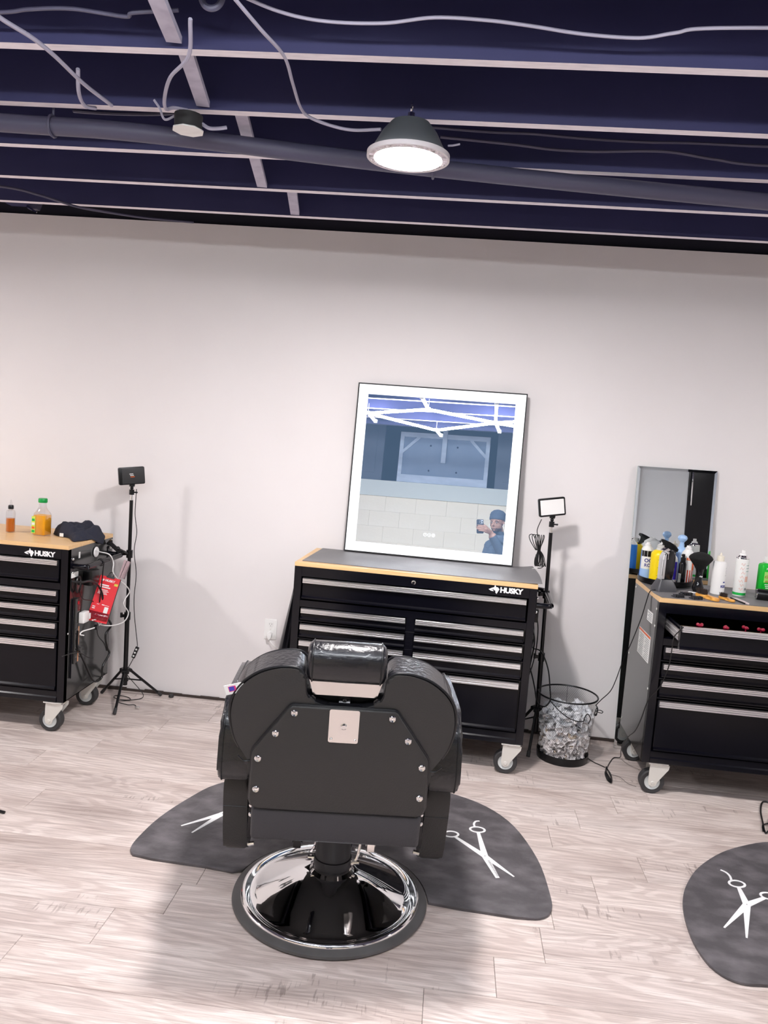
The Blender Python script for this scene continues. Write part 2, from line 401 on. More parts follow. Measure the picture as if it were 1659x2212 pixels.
# ================================================================== CEILING THINGS
def high_bay(x, y, z, label):
    t = thing('high_bay_light', label, 'ceiling light', (x, y, z), 0, None)
    G().lathe([(0, .004), (.098, .004), (.098, .0), (0, .0)], 40).o('lens', lamp_m, t)
    rim = mat('lamp_rim', (.70, .66, .68), .4)
    g = G().lathe([(.100, .0), (.106, -.002), (.106, .010), (.100, .010), (.100, .0)], 48).lathe([(.121, 0), (.128, 0), (.128, .014), (.121, .014), (.121, 0)], 48)
    for k in range(40):
        M = Matrix.Rotation(2*PI*k/40, 4, 'Z'); g.box(.104, .123, -.0022, .0022, .001, .012, M=M)
    g.o('finned_rim', rim, t)
    hm = mat('lamp_housing', (.11, .12, .13), .45)
    G().lathe([(.100, .012), (.112, .014), (.110, .03), (.085, .075), (.06, .105), (.02, .112), (0, .112)], 40).o('housing', hm, t)
    G().cyl((0, 0, .110), (0, 0, .135), .012, 10).tube([(0, .012*math.cos(a), .148+.014*math.sin(a)) for a in [2*PI*k/12 for k in range(12)]], .003, 6, closed=True).tube([(0, 0, .158), (0, 0, .172)], .003, 6).o('hook', chrome, t)
    G().tube([(.12, 0, .045), (.135, -.01, .043), (.155, -.004, .050)], .003, 6).o('wire_end', cable_grey, t)
    return t
high_bay(-.078, -1.785, 2.435, 'round glowing high bay lamp with finned rim hanging from ceiling joist')
high_bay(-3.65, -1.85, 2.44, 'second round lamp on the same joist, left of the picture')
high_bay(3.5, -1.8, 2.44, 'third round lamp on the same joist, right of the picture')
# grid of LED tubes seen in the mirror
tubes = thing('tube_light_grid', 'white LED tubes joined in a diamond grid, seen in the lit mirror', 'ceiling light', (0, 0, 2.5))
hL, hT, hR, hBt = (-1.045, -3.505), (-.408, -3.196), (.217, -3.577), (-.415, -4.096)
segs = [(hL, hT), (hT, hR), (hR, hBt), (hBt, hL), (hT, (-.42, -2.75)), (hR, (.24, -2.80)), (hR, (.25, -3.97)), (hBt, (-.385, -4.36)), (hL, (-1.03, -3.86)), (hL, (-1.55, -3.20)), (hR, (.85, -3.25)), (hR, (.80, -3.86)),
        ((-1.55, -3.2), (-2.2, -3.5)), ((.85, -3.25), (1.5, -3.55))]
for a, b in segs:
    A, B = Vector((*a, 0)), Vector((*b, 0)); d = (B-A); L = d.length; M = Matrix.Translation(A) @ Matrix.Rotation(math.atan2(d.y, d.x), 4, 'Z')
    tb = G().box(.012, L-.012, -.013, .013, -.013, .010, .004, seg=1).o('tube', tube_m, tubes, M=M)
for k, v in enumerate({a for s in segs for a in s}): G().cyl((*v, -.016), (*v, .018), .02, 10).o('joint', white_pl, tubes)
for v in (hL, hR, hT, hBt): G().cyl((*v, .018), (*v, .10), .003, 6).o('hanger', cable_grey, tubes)
# pipe
pt = [(-2.6, -1.70, 2.55), (-1.5, -1.61, 2.55), (-1.10, -1.585, 2.55), (-.72, -1.51, 2.55), (-.33, -1.42, 2.55), (.09, -1.34, 2.55), (.65, -1.25, 2.55), (1.21, -1.17, 2.55), (2.4, -1.0, 2.55)]
p = G().tube(smooth_path(pt, 6), .030, 16).o('ceiling_pipe', pipe_m); tag(p, 'long grey blue pipe running below the ceiling joists past the lamp', 'pipe')
for x, y in ((-1.32, -1.60), (-.02, -1.36)): G().tube([(x, y-.034*math.cos(a)*1, 2.55+.034*math.sin(a)) for a in [2*PI*k/14 for k in range(14)]], .005, 6, closed=True).tube([(x, y, 2.584), (x, y, 2.61)], .004, 6).o('pipe_clamp', pipe_m, p)
def cab(label, pts, r=.006, m=cable_grey, name='cable', cat='cable', k=8, n=6):
    return tag(G().cable(pts, r, n, k).o(name, m), label, cat)
cab('pale cable hanging diagonally at the top left of the ceiling', [(-1.10, -2.42, 2.56), (-1.08, -2.32, 2.55), (-1.05, -2.22, 2.55), (-1.04, -2.12, 2.55), (-1.04, -1.95, 2.55), (-1.04, -1.76, 2.565)], .0058)
cab('short hooked cable end beside the diagonal pale cable', [(-1.07, -1.93, 2.60), (-1.10, -1.86, 2.56), (-1.115, -1.79, 2.55), (-1.10, -1.745, 2.56)], .006)
cab('looped cable dropping to the round ceiling junction box', [(-.62, -2.24, 2.60), (-.66, -2.13, 2.56), (-.75, -2.02, 2.55), (-.82, -1.88, 2.55), (-.85, -1.79, 2.55), (-.84, -1.75, 2.57), (-.81, -1.71, 2.58)], .0055)
cab('cable running down across the joists into the round glowing lamp', [(-.47, -2.46, 2.57), (-.42, -2.31, 2.55), (-.39, -2.17, 2.55), (-.40, -2.01, 2.55), (-.41, -1.85, 2.55), (-.395, -1.775, 2.55), (-.33, -1.74, 2.54), (-.26, -1.74, 2.53), (-.17, -1.77, 2.525)], .0048)
cab('thin wavy cable strung along the first joist at the top right', [(-.50, -2.32, 2.63), (-.39, -2.25, 2.62), (-.28, -2.21, 2.62), (-.13, -2.21, 2.62), (.0, -2.245, 2.62), (.13, -2.24, 2.62), (.24, -2.22, 2.62), (.37, -2.19, 2.62), (.51, -2.18, 2.62), (.59, -2.21, 2.62), (.69, -2.24, 2.62), (1.2, -2.27, 2.62)], .0042)
cab('thin dim cable along the first joist at the top left', [(-1.4, -2.18, 2.62), (-1.15, -2.20, 2.62), (-1.06, -2.22, 2.62), (-.94, -2.23, 2.62), (-.81, -2.20, 2.62), (-.78, -2.22, 2.62), (-.66, -2.22, 2.63)], .005, cable_dim)
cab('thin dark cable sagging near the wall at the upper left', [(-2.4, -.80, 2.58), (-2.02, -.73, 2.582), (-1.90, -.62, 2.582), (-1.80, -.45, 2.582), (-1.66, -.37, 2.582), (-1.50, -.30, 2.584), (-1.30, -.20, 2.60)], .006, cable_dim)
cab('upper of two dim cables between joists right of the lamp', [(-.04, -1.39, 2.68), (.16, -1.37, 2.68), (.32, -1.37, 2.68), (.48, -1.35, 2.68), (.69, -1.34, 2.68), (.88, -1.35, 2.68), (1.13, -1.35, 2.68), (1.8, -1.35, 2.69)], .005, cable_dim)
cab('lower of two dim cables between joists right of the lamp', [(.0, -1.44, 2.63), (.26, -1.40, 2.63), (.40, -1.37, 2.63), (.55, -1.37, 2.63), (.77, -1.40, 2.63), (.95, -1.35, 2.63), (1.16, -1.31, 2.63), (1.8, -1.31, 2.64)], .005, cable_dim)
cab('dim cable in the joist bay left of the junction box', [(-1.30, -1.50, 2.64), (-1.18, -1.52, 2.63), (-1.0, -1.53, 2.63), (-.86, -1.54, 2.64)], .006, cable_dim)
jb = thing('junction_box', 'octagonal junction box with white cover plate at ceiling, left of the lamp', 'junction box', (-.81, -1.695, 2.52))
G().lathe([(0, .006), (.048, .006), (.052, .003), (.052, 0), (0, 0)], 8).o('cover_plate', white_pl, jb)
G().lathe([(.044, .006), (.046, .05), (0, .05)], 16).o('box', matte_bk, jb)
G().cable([(-.04, .0, .05), (-.075, -.01, .03), (-.09, -.02, .06), (-.11, -.02, .085)], .004, 5).o('left_wire', cable_grey, jb)
G().cable([(.04, .01, .03), (.07, .0, .012), (.10, .0, .012), (.125, .01, .02)], .006, 5).o('right_wire', cable_grey, jb)
eb = tag(G().cable([(-.59, -2.26, 2.70), (-.585, -2.26, 2.635), (-.56, -2.26, 2.617), (-.535, -2.26, 2.635), (-.53, -2.26, 2.70)], .008, 10).o('conduit_elbow', pipe_m), 'curved grey conduit elbow under the first joist', 'conduit')
sp = thing('wall_bracket', 'small dark bracket with a bright metal edge above the wall at upper left', 'bracket', (-2.25, -.06, 2.655))
G().box(-.14, .0, -.03, .03, .02, .05).o('arm', navy, sp, sm=0)
G().prism([(-.02, .0), (.03, .0), (.05, .05), (-.03, .07)], -.02, .02, M=XZ(0)).o('plate', pipe_m, sp, sm=0)
G().box(-.025, .04, -.025, -.02, -.004, .004, M=Matrix.Rotation(.5, 4, 'Y')).o('metal_edge', chrome, sp, sm=0)

# ================================================================== WORKBENCH CHESTS
W, D, H, HBD = 1.168, .494, .938, .157
ROWS = [(.865, .757, .840), (.716, .652, .691), (.637, .567, .610), (.556, .475, .529), (.461, .216, .431)]   # handle top, bottom of front, handle bottom
def handle_prof(zt, zb):
    h = zt-zb
    return [(0, zt), (-.010, zt), (-.0165, zt-.12*h), (-.0165, zt-.30*h), (-.0125, zt-.36*h), (-.0165, zt-.42*h), (-.0165, zt-.62*h), (-.0125, zt-.68*h), (-.018, zt-.74*h), (-.018, zt-.95*h), (-.014, zb), (0, zb)]
def drawer(par, x0, x1, row, pulled=0., label=None):
    zt, zb, hb = row
    g = G(); yo = -pulled
    g.box(x0, x1, yo-.002, yo+.016, zb+.012, zt-.001, .0015, seg=1)
    g.prism([(yo+.016, zb+.020), (yo-.002, zb+.020), (yo-.010, zb+.012), (yo-.010, zb+.005), (yo+.016, zb+.002)], x0, x1, M=YZ(0))
    if pulled:
        g.box(x0+.01, x1-.01, yo+.02, yo+.40, zb+.02, zb+.024)
        g.box(x0+.01, x0+.014, yo+.02, yo+.40, zb+.02, zt-.012); g.box(x1-.014, x1-.01, yo+.02, yo+.40, zb+.02, zt-.012)
    d = g.o('drawer', black_m, par, sm=30)
    if label: lab(d, label)
    h = G().prism(handle_prof(zt, hb), x0+.003, x1-.003, M=YZ(0)).o('drawer_pull', alu, d, sm=25, M=Matrix.Translation((0, yo-.002, 0)))
    if pulled:
        for xx in (x0-.004, x1-.004): G().box(xx, xx+.008, yo+.02, .30, zb+.04, zb+.085, .001, seg=1).box(xx-.003, xx, yo+.02, .28, zb+.050, zb+.058).box(xx-.003, xx, yo+.02, .28, zb+.068, zb+.076).o('drawer_slide', alu, d, sm=0)
    return d
def caster(par, x, y, ang, front=True):
    M = Matrix.Translation((x, y, 0)) @ Matrix.Rotation(ang, 4, 'Z')
    R = .057
    g = G()
    g.box(-.045, .045, -.04, .04, .150, HBD-.001)
    g.lathe([(.030, .138), (.036, .142), (.036, .150)], 20)
    off = -.018
    for s in (-1, 1):
        poly = [(-.036, .146), (.052, .146), (.050, .128), (off+.021, .062), (off+.016, .045), (off, .038), (off-.016, .045), (off-.021, .062), (-.038, .122)]
        g.prism(poly, s*.030-.0015, s*.030+.0015, M=XZ(0))
    g.box(-.036, .04, -.030, .030, .136, .141)
    f = g.o('caster', zinc, par, sm=30, M=M)
    T = M @ Matrix.Translation((off, 0, R)) @ Matrix.Rotation(PI/2, 4, 'X')
    G().lathe([(.036, -.022), (.052, -.024), (.057, -.017), (.057, .017), (.052, .024), (.036, .022)], 40).o('tire', rubber, f, M=T)
    G().lathe([(0, -.019), (.012, -.022), (.015, -.018), (.033, -.019), (.037, -.022), (.037, .022), (.033, .019), (.015, .018), (.012, .022), (0, .019)], 32).o('wheel_hub', hubm, f, M=T)
    G().lathe([(0, -.036), (.007, -.036), (.009, -.033), (.009, .033), (.007, .036), (0, .036)], 12).o('axle_bolt', zinc, f, M=T)
    return f
def logo(par, x, z, w, y=-.0015, m=print_white, name='brand_lettering', shear=False):
    s = w/.165
    M = Matrix.Translation((x, y, z)) @ XZ(0)
    g = G()
    head = [(a*1.15, b*1.15) for a, b in [(0, .000), (.012, -.006), (.026, -.007), (.020, -.003), (.024, -.001), (.033, -.004), (.034, -.012), (.040, -.017), (.052, .003), (.044, .011), (.036, .011), (.030, .021), (.026, .010), (.016, .007)]]
    g.prism([(a*s, b*s) for a, b in head], 0, .0006, M=M @ Matrix.Scale(.84, 4, (1, 0, 0)))
    g.o('wolf_emblem', m, par, sm=0)
    g2 = G(); g2.prism([(.010*s, -.0015*s), (.022*s, -.0005*s), (.028*s, .0022*s), (.020*s, .002*s)], .0004, .0009, M=M).o('emblem_cut', black_m, par, sm=0)
    text('HUSKY', .0335*s, name, m, par, M @ Matrix.Translation((.0535*s, 0, 0)), bold=.05, align='LEFT', sx=1.04, ext=.0004, space=.93)
def chest(name_label, cx, y0, yaw, side_hint=None, wood_m=None, casters=((0, .0), (0, 0), (0, 0), (0, 0)), open_first=0., half=None, handle=None):
    t = thing('workbench_chest', name_label, 'tool chest', (cx, y0, 0), yaw)
    hw = W/2
    g = G()
    g.box(-hw, -hw+.002, .0, D, HBD, H-.020); g.box(hw-.002, hw, .0, D, HBD, H-.020)
    g.box(-hw, hw, D-.002, D, HBD, H-.020); g.box(-hw, hw, .002, D, HBD, HBD+.004); g.box(-hw+.002, hw-.002, .002, D-.002, H-.024, H-.020)
    g.o('cabinet_shell', side_m, t, sm=0)
    g = G()
    g.box(-hw, -hw+.036, -.001, .03, HBD, H-.020, .001, seg=1); g.box(hw-.036, hw, -.001, .03, HBD, H-.020, .001, seg=1)
    g.box(-hw+.036, hw-.036, -.001, .03, .870, H-.020)
    g.box(-hw+.036, hw-.036, -.001, .03, .720, .752)
    g.box(-hw+.036, hw-.036, -.001, .03, HBD, .210); g.prism([(-.001, .186), (-.006, .180), (-.006, .160), (-.001, .157)], -hw+.036, hw-.036, M=YZ(0))
    if half is None: g.box(-.020, .020, -.001, .03, .21, .72, .001, seg=1)
    g.box(-hw+.037, hw-.037, .022, .03, .21, .72)
    for zt, zb, hb in ROWS[1:]: g.prism([(.02, zb+.004), (-.002, zb-.003), (-.002, zb-.007), (.02, zb-.007)], -hw+.036, hw-.036, M=YZ(0))
    g.prism([(.02, .757), (-.003, .752), (-.003, .747), (.02, .747)], -hw+.036, hw-.036, M=YZ(0))
    g.prism([(.02, .216), (-.003, .210), (-.003, .205), (.02, .205)], -hw+.036, hw-.036, M=YZ(0))
    g.o('front_frame', frame_m, t, sm=0)
    xa, xb = -hw+.044, hw-.044
    drawer(t, xa, xb, ROWS[0], open_first, 'pulled open drawer' if open_first else None)
    for r in ROWS[1:]:
        if half is None: drawer(t, xa, -.022, r); drawer(t, .022, xb, r)
        else: drawer(t, xa, xb, r)
    gw = G().box(-hw-.001, hw+.001, -.002, D, H-.020, H, .001, seg=1)
    gw.o('wooden_top', wood if wood_m is None else wood_m, t, sm=0)
    lk = G().lathe([(0, .003), (.006, .003), (.010, .002), (.011, 0)], 16, M=Matrix.Translation((0, -.001, .893)) @ Matrix.Rotation(PI/2, 4, 'X')).box(-.0012, .0012, -.0055, -.004, .889, .897)
    lk.o('lock', chrome, t)
    for (x, y, a) in casters: caster(t, x, y, a)
    if handle:
        s = handle
        zz = .835
        path = smooth_path([(s*hw, .035, zz), (s*(hw+.045), .035, zz), (s*(hw+.068), .05, zz), (s*(hw+.075), .085, zz), (s*(hw+.075), D-.10, zz), (s*(hw+.068), D-.06, zz), (s*(hw+.045), D-.045, zz), (s*hw, D-.045, zz)], 5)
        hb = G().tube(path, .0135, 14).o('push_handle', frame_m, t)
        for yy_ in (.035, D-.045):
            b = G(); M = Matrix.Translation((s*(hw+.001), yy_, zz)) @ Matrix.Rotation(s*PI/2, 4, 'Y')
            b.prism(rounded(.085, .034, .012), 0, .003, M=M).o('mounting_plate', frame_m, hb, sm=30)
            for dz in (-.033, .033): G().ball((s*(hw+.006), yy_, zz+dz), .007, 10).o('bolt', chrome, hb)
    return t
cy0 = -.5576
cX = 0.0
c1 = chest('black multi-drawer workbench chest in the centre, behind the barber chair', math.cos(-.04)*0+0-.0005, cy0-math.sin(.04)*.584, -.04,
           casters=((.529, .036, 0.0), (.50, .43, .3), (-.51, .05, .2), (-.5, .43, 0)), handle=1)
logo(c1, .357, .897, .165)
LX = -1.664-W/2
c2 = chest('black workbench chest with bare wooden top at the left edge', LX, -.6908, 0.0, casters=((.529, .034, 0.0), (.529, .415, 0.0), (-.5, .05, 0), (-.5, .43, 0)), handle=1)
logo(c2, .362, .888, .160)
RX = 1.1314+W/2
c3 = chest('black workbench chest with top drawer open at the right edge', RX, -.6486-.004, -.0077, casters=((-.503, .040, 0.0), (-.506, .415, 0.0), (.5, .05, 0), (.5, .43, 0)), open_first=.22, half=False)
# left chest details
hw = W/2
G().box(hw, hw+.0015, .105, .119, .862, .893).o('side_sticker', label_wh, c2, sm=0)
for yy_, zz in ((D-.03, .905), (D-.012, .905), (D-.02, .862), (.02, .5)): G().ball((hw+.001, yy_, zz), .005, 8, sx=.5).o('rivet', zinc, c2)
for yy_, zz in ((.47, .90), (.47, .55), (.47, .2), (.03, .88), (.03, .80), (.03, .5)): G().ball((-hw-.001, yy_, zz), .006, 8, sx=.5).o('rivet', zinc, c3)
# side labels on the right chest
l1 = G().box(-hw-.0012, -hw, .085, .185, .795, .845).o('sticker', label_wh, c3, sm=0)
for k in range(5): G().box(-hw-.0018, -hw-.0012, .095, .175-(k % 2)*.02, .802+k*.008, .8045+k*.008).o('print_line', label_txt, l1, sm=0)
l2 = G().box(-hw-.0012, -hw, .08, .305, .605, .732).o('warning_sticker', label_wh, c3, sm=0)
G().box(-hw-.0018, -hw-.0012, .082, .303, .720, .730).o('orange_band', orange_m, l2, sm=0)
for c in range(2):
    for k in range(11): G().box(-hw-.0018, -hw-.0012, .092+c*.108, .182+c*.108-(k*37 % 5)*.006, .613+k*.0095, .6155+k*.0095).o('print_line', label_txt, l2, sm=0)
# top mats
def top_mat(label, pts, z=H+.0005, th=.0025):
    return tag(G().prism(pts, z, z+th).o('top_mat', topmat, sm=0), label, 'mat')
# mat of the centre chest overhangs the front right corner and curls up a little
g = G(); rows = []
import itertools
P00, P10, P11, P01 = Vector((-.556, -.520, 0)), Vector((.604, -.594, 0)), Vector((.602, -.135, 0)), Vector((-.529, -.075, 0))
for j in range(9):
    row = []
    for i in range(25):
        u, v = i/24, j/8
        p = P00*(1-u)*(1-v)+P10*u*(1-v)+P11*u*v+P01*(1-u)*v
        lift = .010*max(0, (u-.9)/.1)**2*max(0, v-.2)+.004*max(0, (u-.93)/.07)
        p.x += .010*math.sin(v*PI)*(u**8); p.z = H+.001+lift
        row.append(p)
    rows.append(row)
vt = [[g.bm.verts.new(p) for p in r] for r in rows]; vb = [[g.bm.verts.new(p+Vector((0, 0, .0025))) for p in r] for r in rows]
for j in range(8):
    for i in range(24):
        g.bm.faces.new((vt[j][i], vt[j][i+1], vt[j+1][i+1], vt[j+1][i])); g.bm.faces.new((vb[j][i], vb[j][i+1], vb[j+1][i+1], vb[j+1][i]))
def rim(a, b):
    for i in range(len(a)-1): g.bm.faces.new((a[i], a[i+1], b[i+1], b[i]))
rim(vt[0], vb[0]); rim(vt[-1], vb[-1]); rim([r[0] for r in vt], [r[0] for r in vb]); rim([r[-1] for r in vt], [r[-1] for r in vb])
tag(g.o('top_mat', topmat), 'grey textured rubber mat under the lit mirror on the centre chest', 'mat')
cr, sr = math.cos(-.0077), math.sin(-.0077)
def R3(x, y, z=0): return Vector((RX+cr*x-sr*y, -.6526+sr*x+cr*y, z))
q = [R3(-hw+.012, .010), R3(hw, .012), R3(hw, D-.03), R3(-hw+.004, D-.02), R3(-hw-.002, .10)]
top_mat('grey textured rubber mat under the bottles on the right chest', [(p.x, p.y) for p in q])
# open drawer contents: red clips lying in it
clips = []
for k, (x, y) in enumerate(((-.455, -.12), (-.36, -.13), (-.27, -.11), (-.20, -.13), (-.12, -.12), (-.05, -.14), (.03, -.12))):
    p = R3(x, y-.06, .872)
    t = G()
    t.tube([(0, -.02, -.093), (0, -.018, -.008)], .003, 6)
    t.ball((0, -.02, -.002), .010, 8, sx=1.3, sz=.7).ball((.008, -.012, .0), .008, 8).ball((-.009, -.014, .0), .008, 8)
    ob = t.o('hair_clip', mat('dark_red_plastic', (.30, .004, .03), .4)); ob.location = p; ob.rotation_euler = (0, 0, k*.9)
    tag(ob, ['leftmost dark red clip', 'second dark red clip from the left', 'third dark red clip from the left', 'fourth dark red clip from the left', 'fifth dark red clip from the left', 'sixth dark red clip from the left', 'rightmost dark red clip'][k]+' in the open drawer of the right chest', 'hair clip', 'red clips in the open drawer')

# ================================================================== VANITY MIRROR
BL = Vector((-.407, -.109, H+.0045)); BR = Vector((.496, -.153, H+.0045)); TLp = Vector((-.411, -.018, 1.848))
nM = Vector((.043, .994, -.102)).normalized()
xM = (BR-BL); xM -= nM*xM.dot(nM); Wm = xM.length; xM.normalize(); zM = xM.cross(nM).normalized()
if zM.z < 0: zM = -zM
Hm = .912
MM = Matrix(((xM.x, nM.x, zM.x, BL.x), (xM.y, nM.y, zM.y, BL.y), (xM.z, nM.z, zM.z, BL.z+.002), (0, 0, 0, 1)))
vm = thing('vanity_mirror', 'large square mirror with glowing LED border leaning on the centre chest', 'mirror')
vm.matrix_world = MM
fr = .006
G().box(0, Wm, 0, .022, 0, Hm).o('back_case', matte_bk, vm, sm=0)
g = G(); g.box(0, fr, -.010, .0, 0, Hm); g.box(Wm-fr, Wm, -.010, 0, 0, Hm); g.box(fr, Wm-fr, -.010, 0, 0, fr); g.box(fr, Wm-fr, -.010, 0, Hm-fr, Hm)
g.o('black_rim', matte_bk, vm, sm=0)
bw = .058
g = G()
for a in ((fr, bw, fr, Hm-fr), (Wm-bw, Wm-fr, fr, Hm-fr), (bw, Wm-bw, fr, bw-.002), (bw, Wm-bw, Hm-bw, Hm-fr)): g.poly3([(a[0], -.004, a[2]), (a[1], -.004, a[2]), (a[1], -.004, a[3]), (a[0], -.004, a[3])])
g.o('led_border', border_m, vm, sm=0)
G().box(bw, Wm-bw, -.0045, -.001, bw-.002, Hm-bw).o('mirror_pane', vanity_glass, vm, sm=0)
for k in range(3):
    c = (Wm/2+.022*(k-1)+.0, -.0052, .125)
    g = G().tube([(c[0]+.0088*math.cos(a), c[1], c[2]+.0088*math.sin(a)) for a in [2*PI*i/20 for i in range(20)]], .0011, 5, closed=True)
    if k == 0: g.box(c[0]-.0012, c[0]+.0012, c[1]-.0003, c[1]+.0003, c[2]-.004, c[2]+.004, M=Matrix.Translation(c) @ Matrix.Rotation(.7, 4, 'Y') @ Matrix.Translation((-c[0], -c[1], -c[2])))
    elif k == 1: g.box(c[0]-.001, c[0]+.001, c[1]-.0003, c[1]+.0003, c[2]-.005, c[2]+.005).box(c[0]-.003, c[0]+.003, c[1]-.0003, c[1]+.0003, c[2]-.001, c[2]+.001)
    else: g.tube([(c[0]+.0042*math.cos(a), c[1], c[2]+.0042*math.sin(a)) for a in [2*PI*i/12 for i in range(12)]], .0007, 5, closed=True)
    g.o('touch_button', icon_m, vm)
# tall frameless mirror behind the right chest
B0 = Vector((1.128, -.105, .004)); T0 = Vector((1.114, -.022, 1.520))
zt = (T0-B0).normalized(); xt = Vector((1, .01, 0)); xt = (xt-zt*xt.dot(zt)).normalized(); nt_ = zt.cross(xt)
if nt_.y < 0: nt_ = -nt_
tm = thing('tall_mirror', 'tall frameless mirror leaning on wall behind the right chest', 'mirror')
tm.matrix_world = Matrix(((xt.x, nt_.x, zt.x, B0.x), (xt.y, nt_.y, zt.y, B0.y), (xt.z, nt_.z, zt.z, B0.z), (0, 0, 0, 1)))
Lm = (T0-B0).length; Wt = .412; bv = .014
g = G(); g.box(bv, Wt-bv, -.0005, .0, bv, Lm-bv); g.o('mirror_pane', mirror_glass, tm, sm=0)
g = G()
def q4(a, b, c, d): g.poly3([a, b, c, d])
q4((0, .0001, 0), (Wt, .0001, 0), (Wt-bv, -.0005, bv), (bv, -.0005, bv)); q4((0, .0001, Lm), (bv, -.0005, Lm-bv), (Wt-bv, -.0005, Lm-bv), (Wt, .0001, Lm))
q4((0, .0001, 0), (bv, -.0005, bv), (bv, -.0005, Lm-bv), (0, .0001, Lm)); q4((Wt, .0001, 0), (Wt, .0001, Lm), (Wt-bv, -.0005, Lm-bv), (Wt-bv, -.0005, bv))
g.o('bevelled_edge', mirror_glass, tm, sm=0)
G().box(0, Wt, .0006, .006, 0, Lm).o('back_plate', mat('glass_edge', (.35, .45, .42), .3), tm, sm=0)

# ================================================================== BARBER CHAIR (local frame, faces +y)
bc = thing('barber_chair', 'black padded barber chair with chrome round base seen from behind', 'barber chair', (-.157, -1.76, 0), .12)
TH = math.radians(8)
BM = Matrix.Translation((.0, -.262, .45)) @ Matrix.Rotation(TH, 4, 'X')    # plane x, z of the back; +y towards the seat
def bp(x, s, d=0): return BM @ Vector((x, d, s))
half_o = [(.046, .334), (.094, .350), (.113, .374), (.119, .405), (.122, .432), (.136, .450), (.160, .456), (.200, .453), (.250, .436), (.295, .403), (.322, .365), (.333, .320), (.332, .275), (.320, .225), (.303, .190), (.284, .160), (.272, .140)]
R_out = smooth_path([(x, s, 0) for x, s in half_o], 4)
R2 = [(p.x, p.y) for p in R_out]
lower = [(.270, .125), (.268, .09), (.262, .04), (.255, .0), (.248, -.02)]
poly = R2+lower+[(-x, s) for x, s in lower[::-1]]+[(-x, s) for x, s in R2[::-1]]
UP = BM @ XZ(0)   # local prism z = towards the camera
g = G(); g.prism(poly, -.125, .0, M=UP, bev=.016, seg=4); g.o('back_cushion', vinyl, bc, sm=50)
# rear skin, lifted a touch, with the lobes padded
g = G(); pin = []
lob = [(x*.985, s*.992+.001) for x, s in R2]
g.prism(lob+[(.265, .125), (.264, .03), (.25, 0), (-.25, 0), (-.264, .03), (-.265, .125)]+[(-x, s) for x, s in lob[::-1]], .0, .010, M=UP, bev=.0085, seg=4); g.o('rear_cover', vinyl_back, bc, sm=50)
# piping along the rear and front edges of the lobes
for sgn in (-1, 1):
    pts = [bp(sgn*x*1.0, s, -.002) for x, s in R2[:-8]]
    G().tube(pts, .0042, 8).o('piping', piping_m, bc)
    pts = [bp(sgn*x*.99, s*.995, .123) for x, s in R2[:-10]]
    G().tube(pts, .0042, 8).o('piping', piping_m, bc)
    G().tube(smooth_path([bp(sgn*.305, .168, -.013), bp(sgn*.285, .150, -.012), bp(sgn*.262, .152, -.012)], 6), .0022, 6).o('seam', piping_m, bc)
# rear panel with bolts
pan = [(.150, .343), (.158, .338), (.258, .196), (.262, .185), (.266, .03), (.26, .008), (.24, -.002), (-.24, -.002), (-.26, .008), (-.266, .03), (-.262, .185), (-.258, .196), (-.158, .338), (-.150, .343)]
g = G(); g.prism(pan, .010, .024, M=UP, bev=.006, seg=3); pn = g.o('rear_panel', vinyl_back, bc, sm=50)
g = G(); g.tube([bp(x, s, -.013) for x, s in pan], .0045, 6, closed=True).o('panel_shadow_gap', piping_m, bc)
for x, s in ((.143, .322), (.195, .253), (.243, .168), (.245, .066)):
    for sg in (-1, 1):
        M = UP @ Matrix.Translation((sg*x, s, .024))
        G().lathe([(0, .004), (.003, .004), (.004, .002), (.009, .005), (.0105, .003), (.0105, 0)], 16, M=M).o('bolt', chrome, pn)
# lower skirt box at the rear of the seat
g = G(); g.box(-.258, .258, -.03, .05, -.115, -.004, .012, M=BM @ Matrix.Translation((0, .012, 0)), seg=3); g.o('rear_skirt', skirt_m, bc, sm=50)
# chrome bracket, post and headrest
g = G(); g.prism(rounded(.088, .106, .006, 3), .024, .027, M=UP @ Matrix.Translation((.003, .289, 0))).o('bracket_plate', satin, bc, sm=30)
for x, s, r in ((.003, .289, .0095), (-.032, .247, .004), (.038, .247, .004)):
    G().lathe([(0, .005), (r*.7, .005), (r, .003), (r, 0)], 20, M=UP @ Matrix.Translation((x, s, .027))).o('bracket_screw', chrome, bc)
g = G().box(-.017, .017, -.006, .002, .325, .44, .001, M=BM @ Matrix.Translation((0, .03, 0)), seg=1); g.o('headrest_post', chrome, bc, sm=30)
for s in (.345, .362): G().lathe([(0, .004), (.005, .003), (.006, 0)], 14, M=UP @ Matrix.Translation((0, s, -.024))).o('post_rivet', chrome, bc)
g = G().prism([(-.094, .368), (.094, .368), (.108, .418), (-.108, .418)], -.012, -.009, M=UP).o('headrest_plate', satin, bc, sm=0)
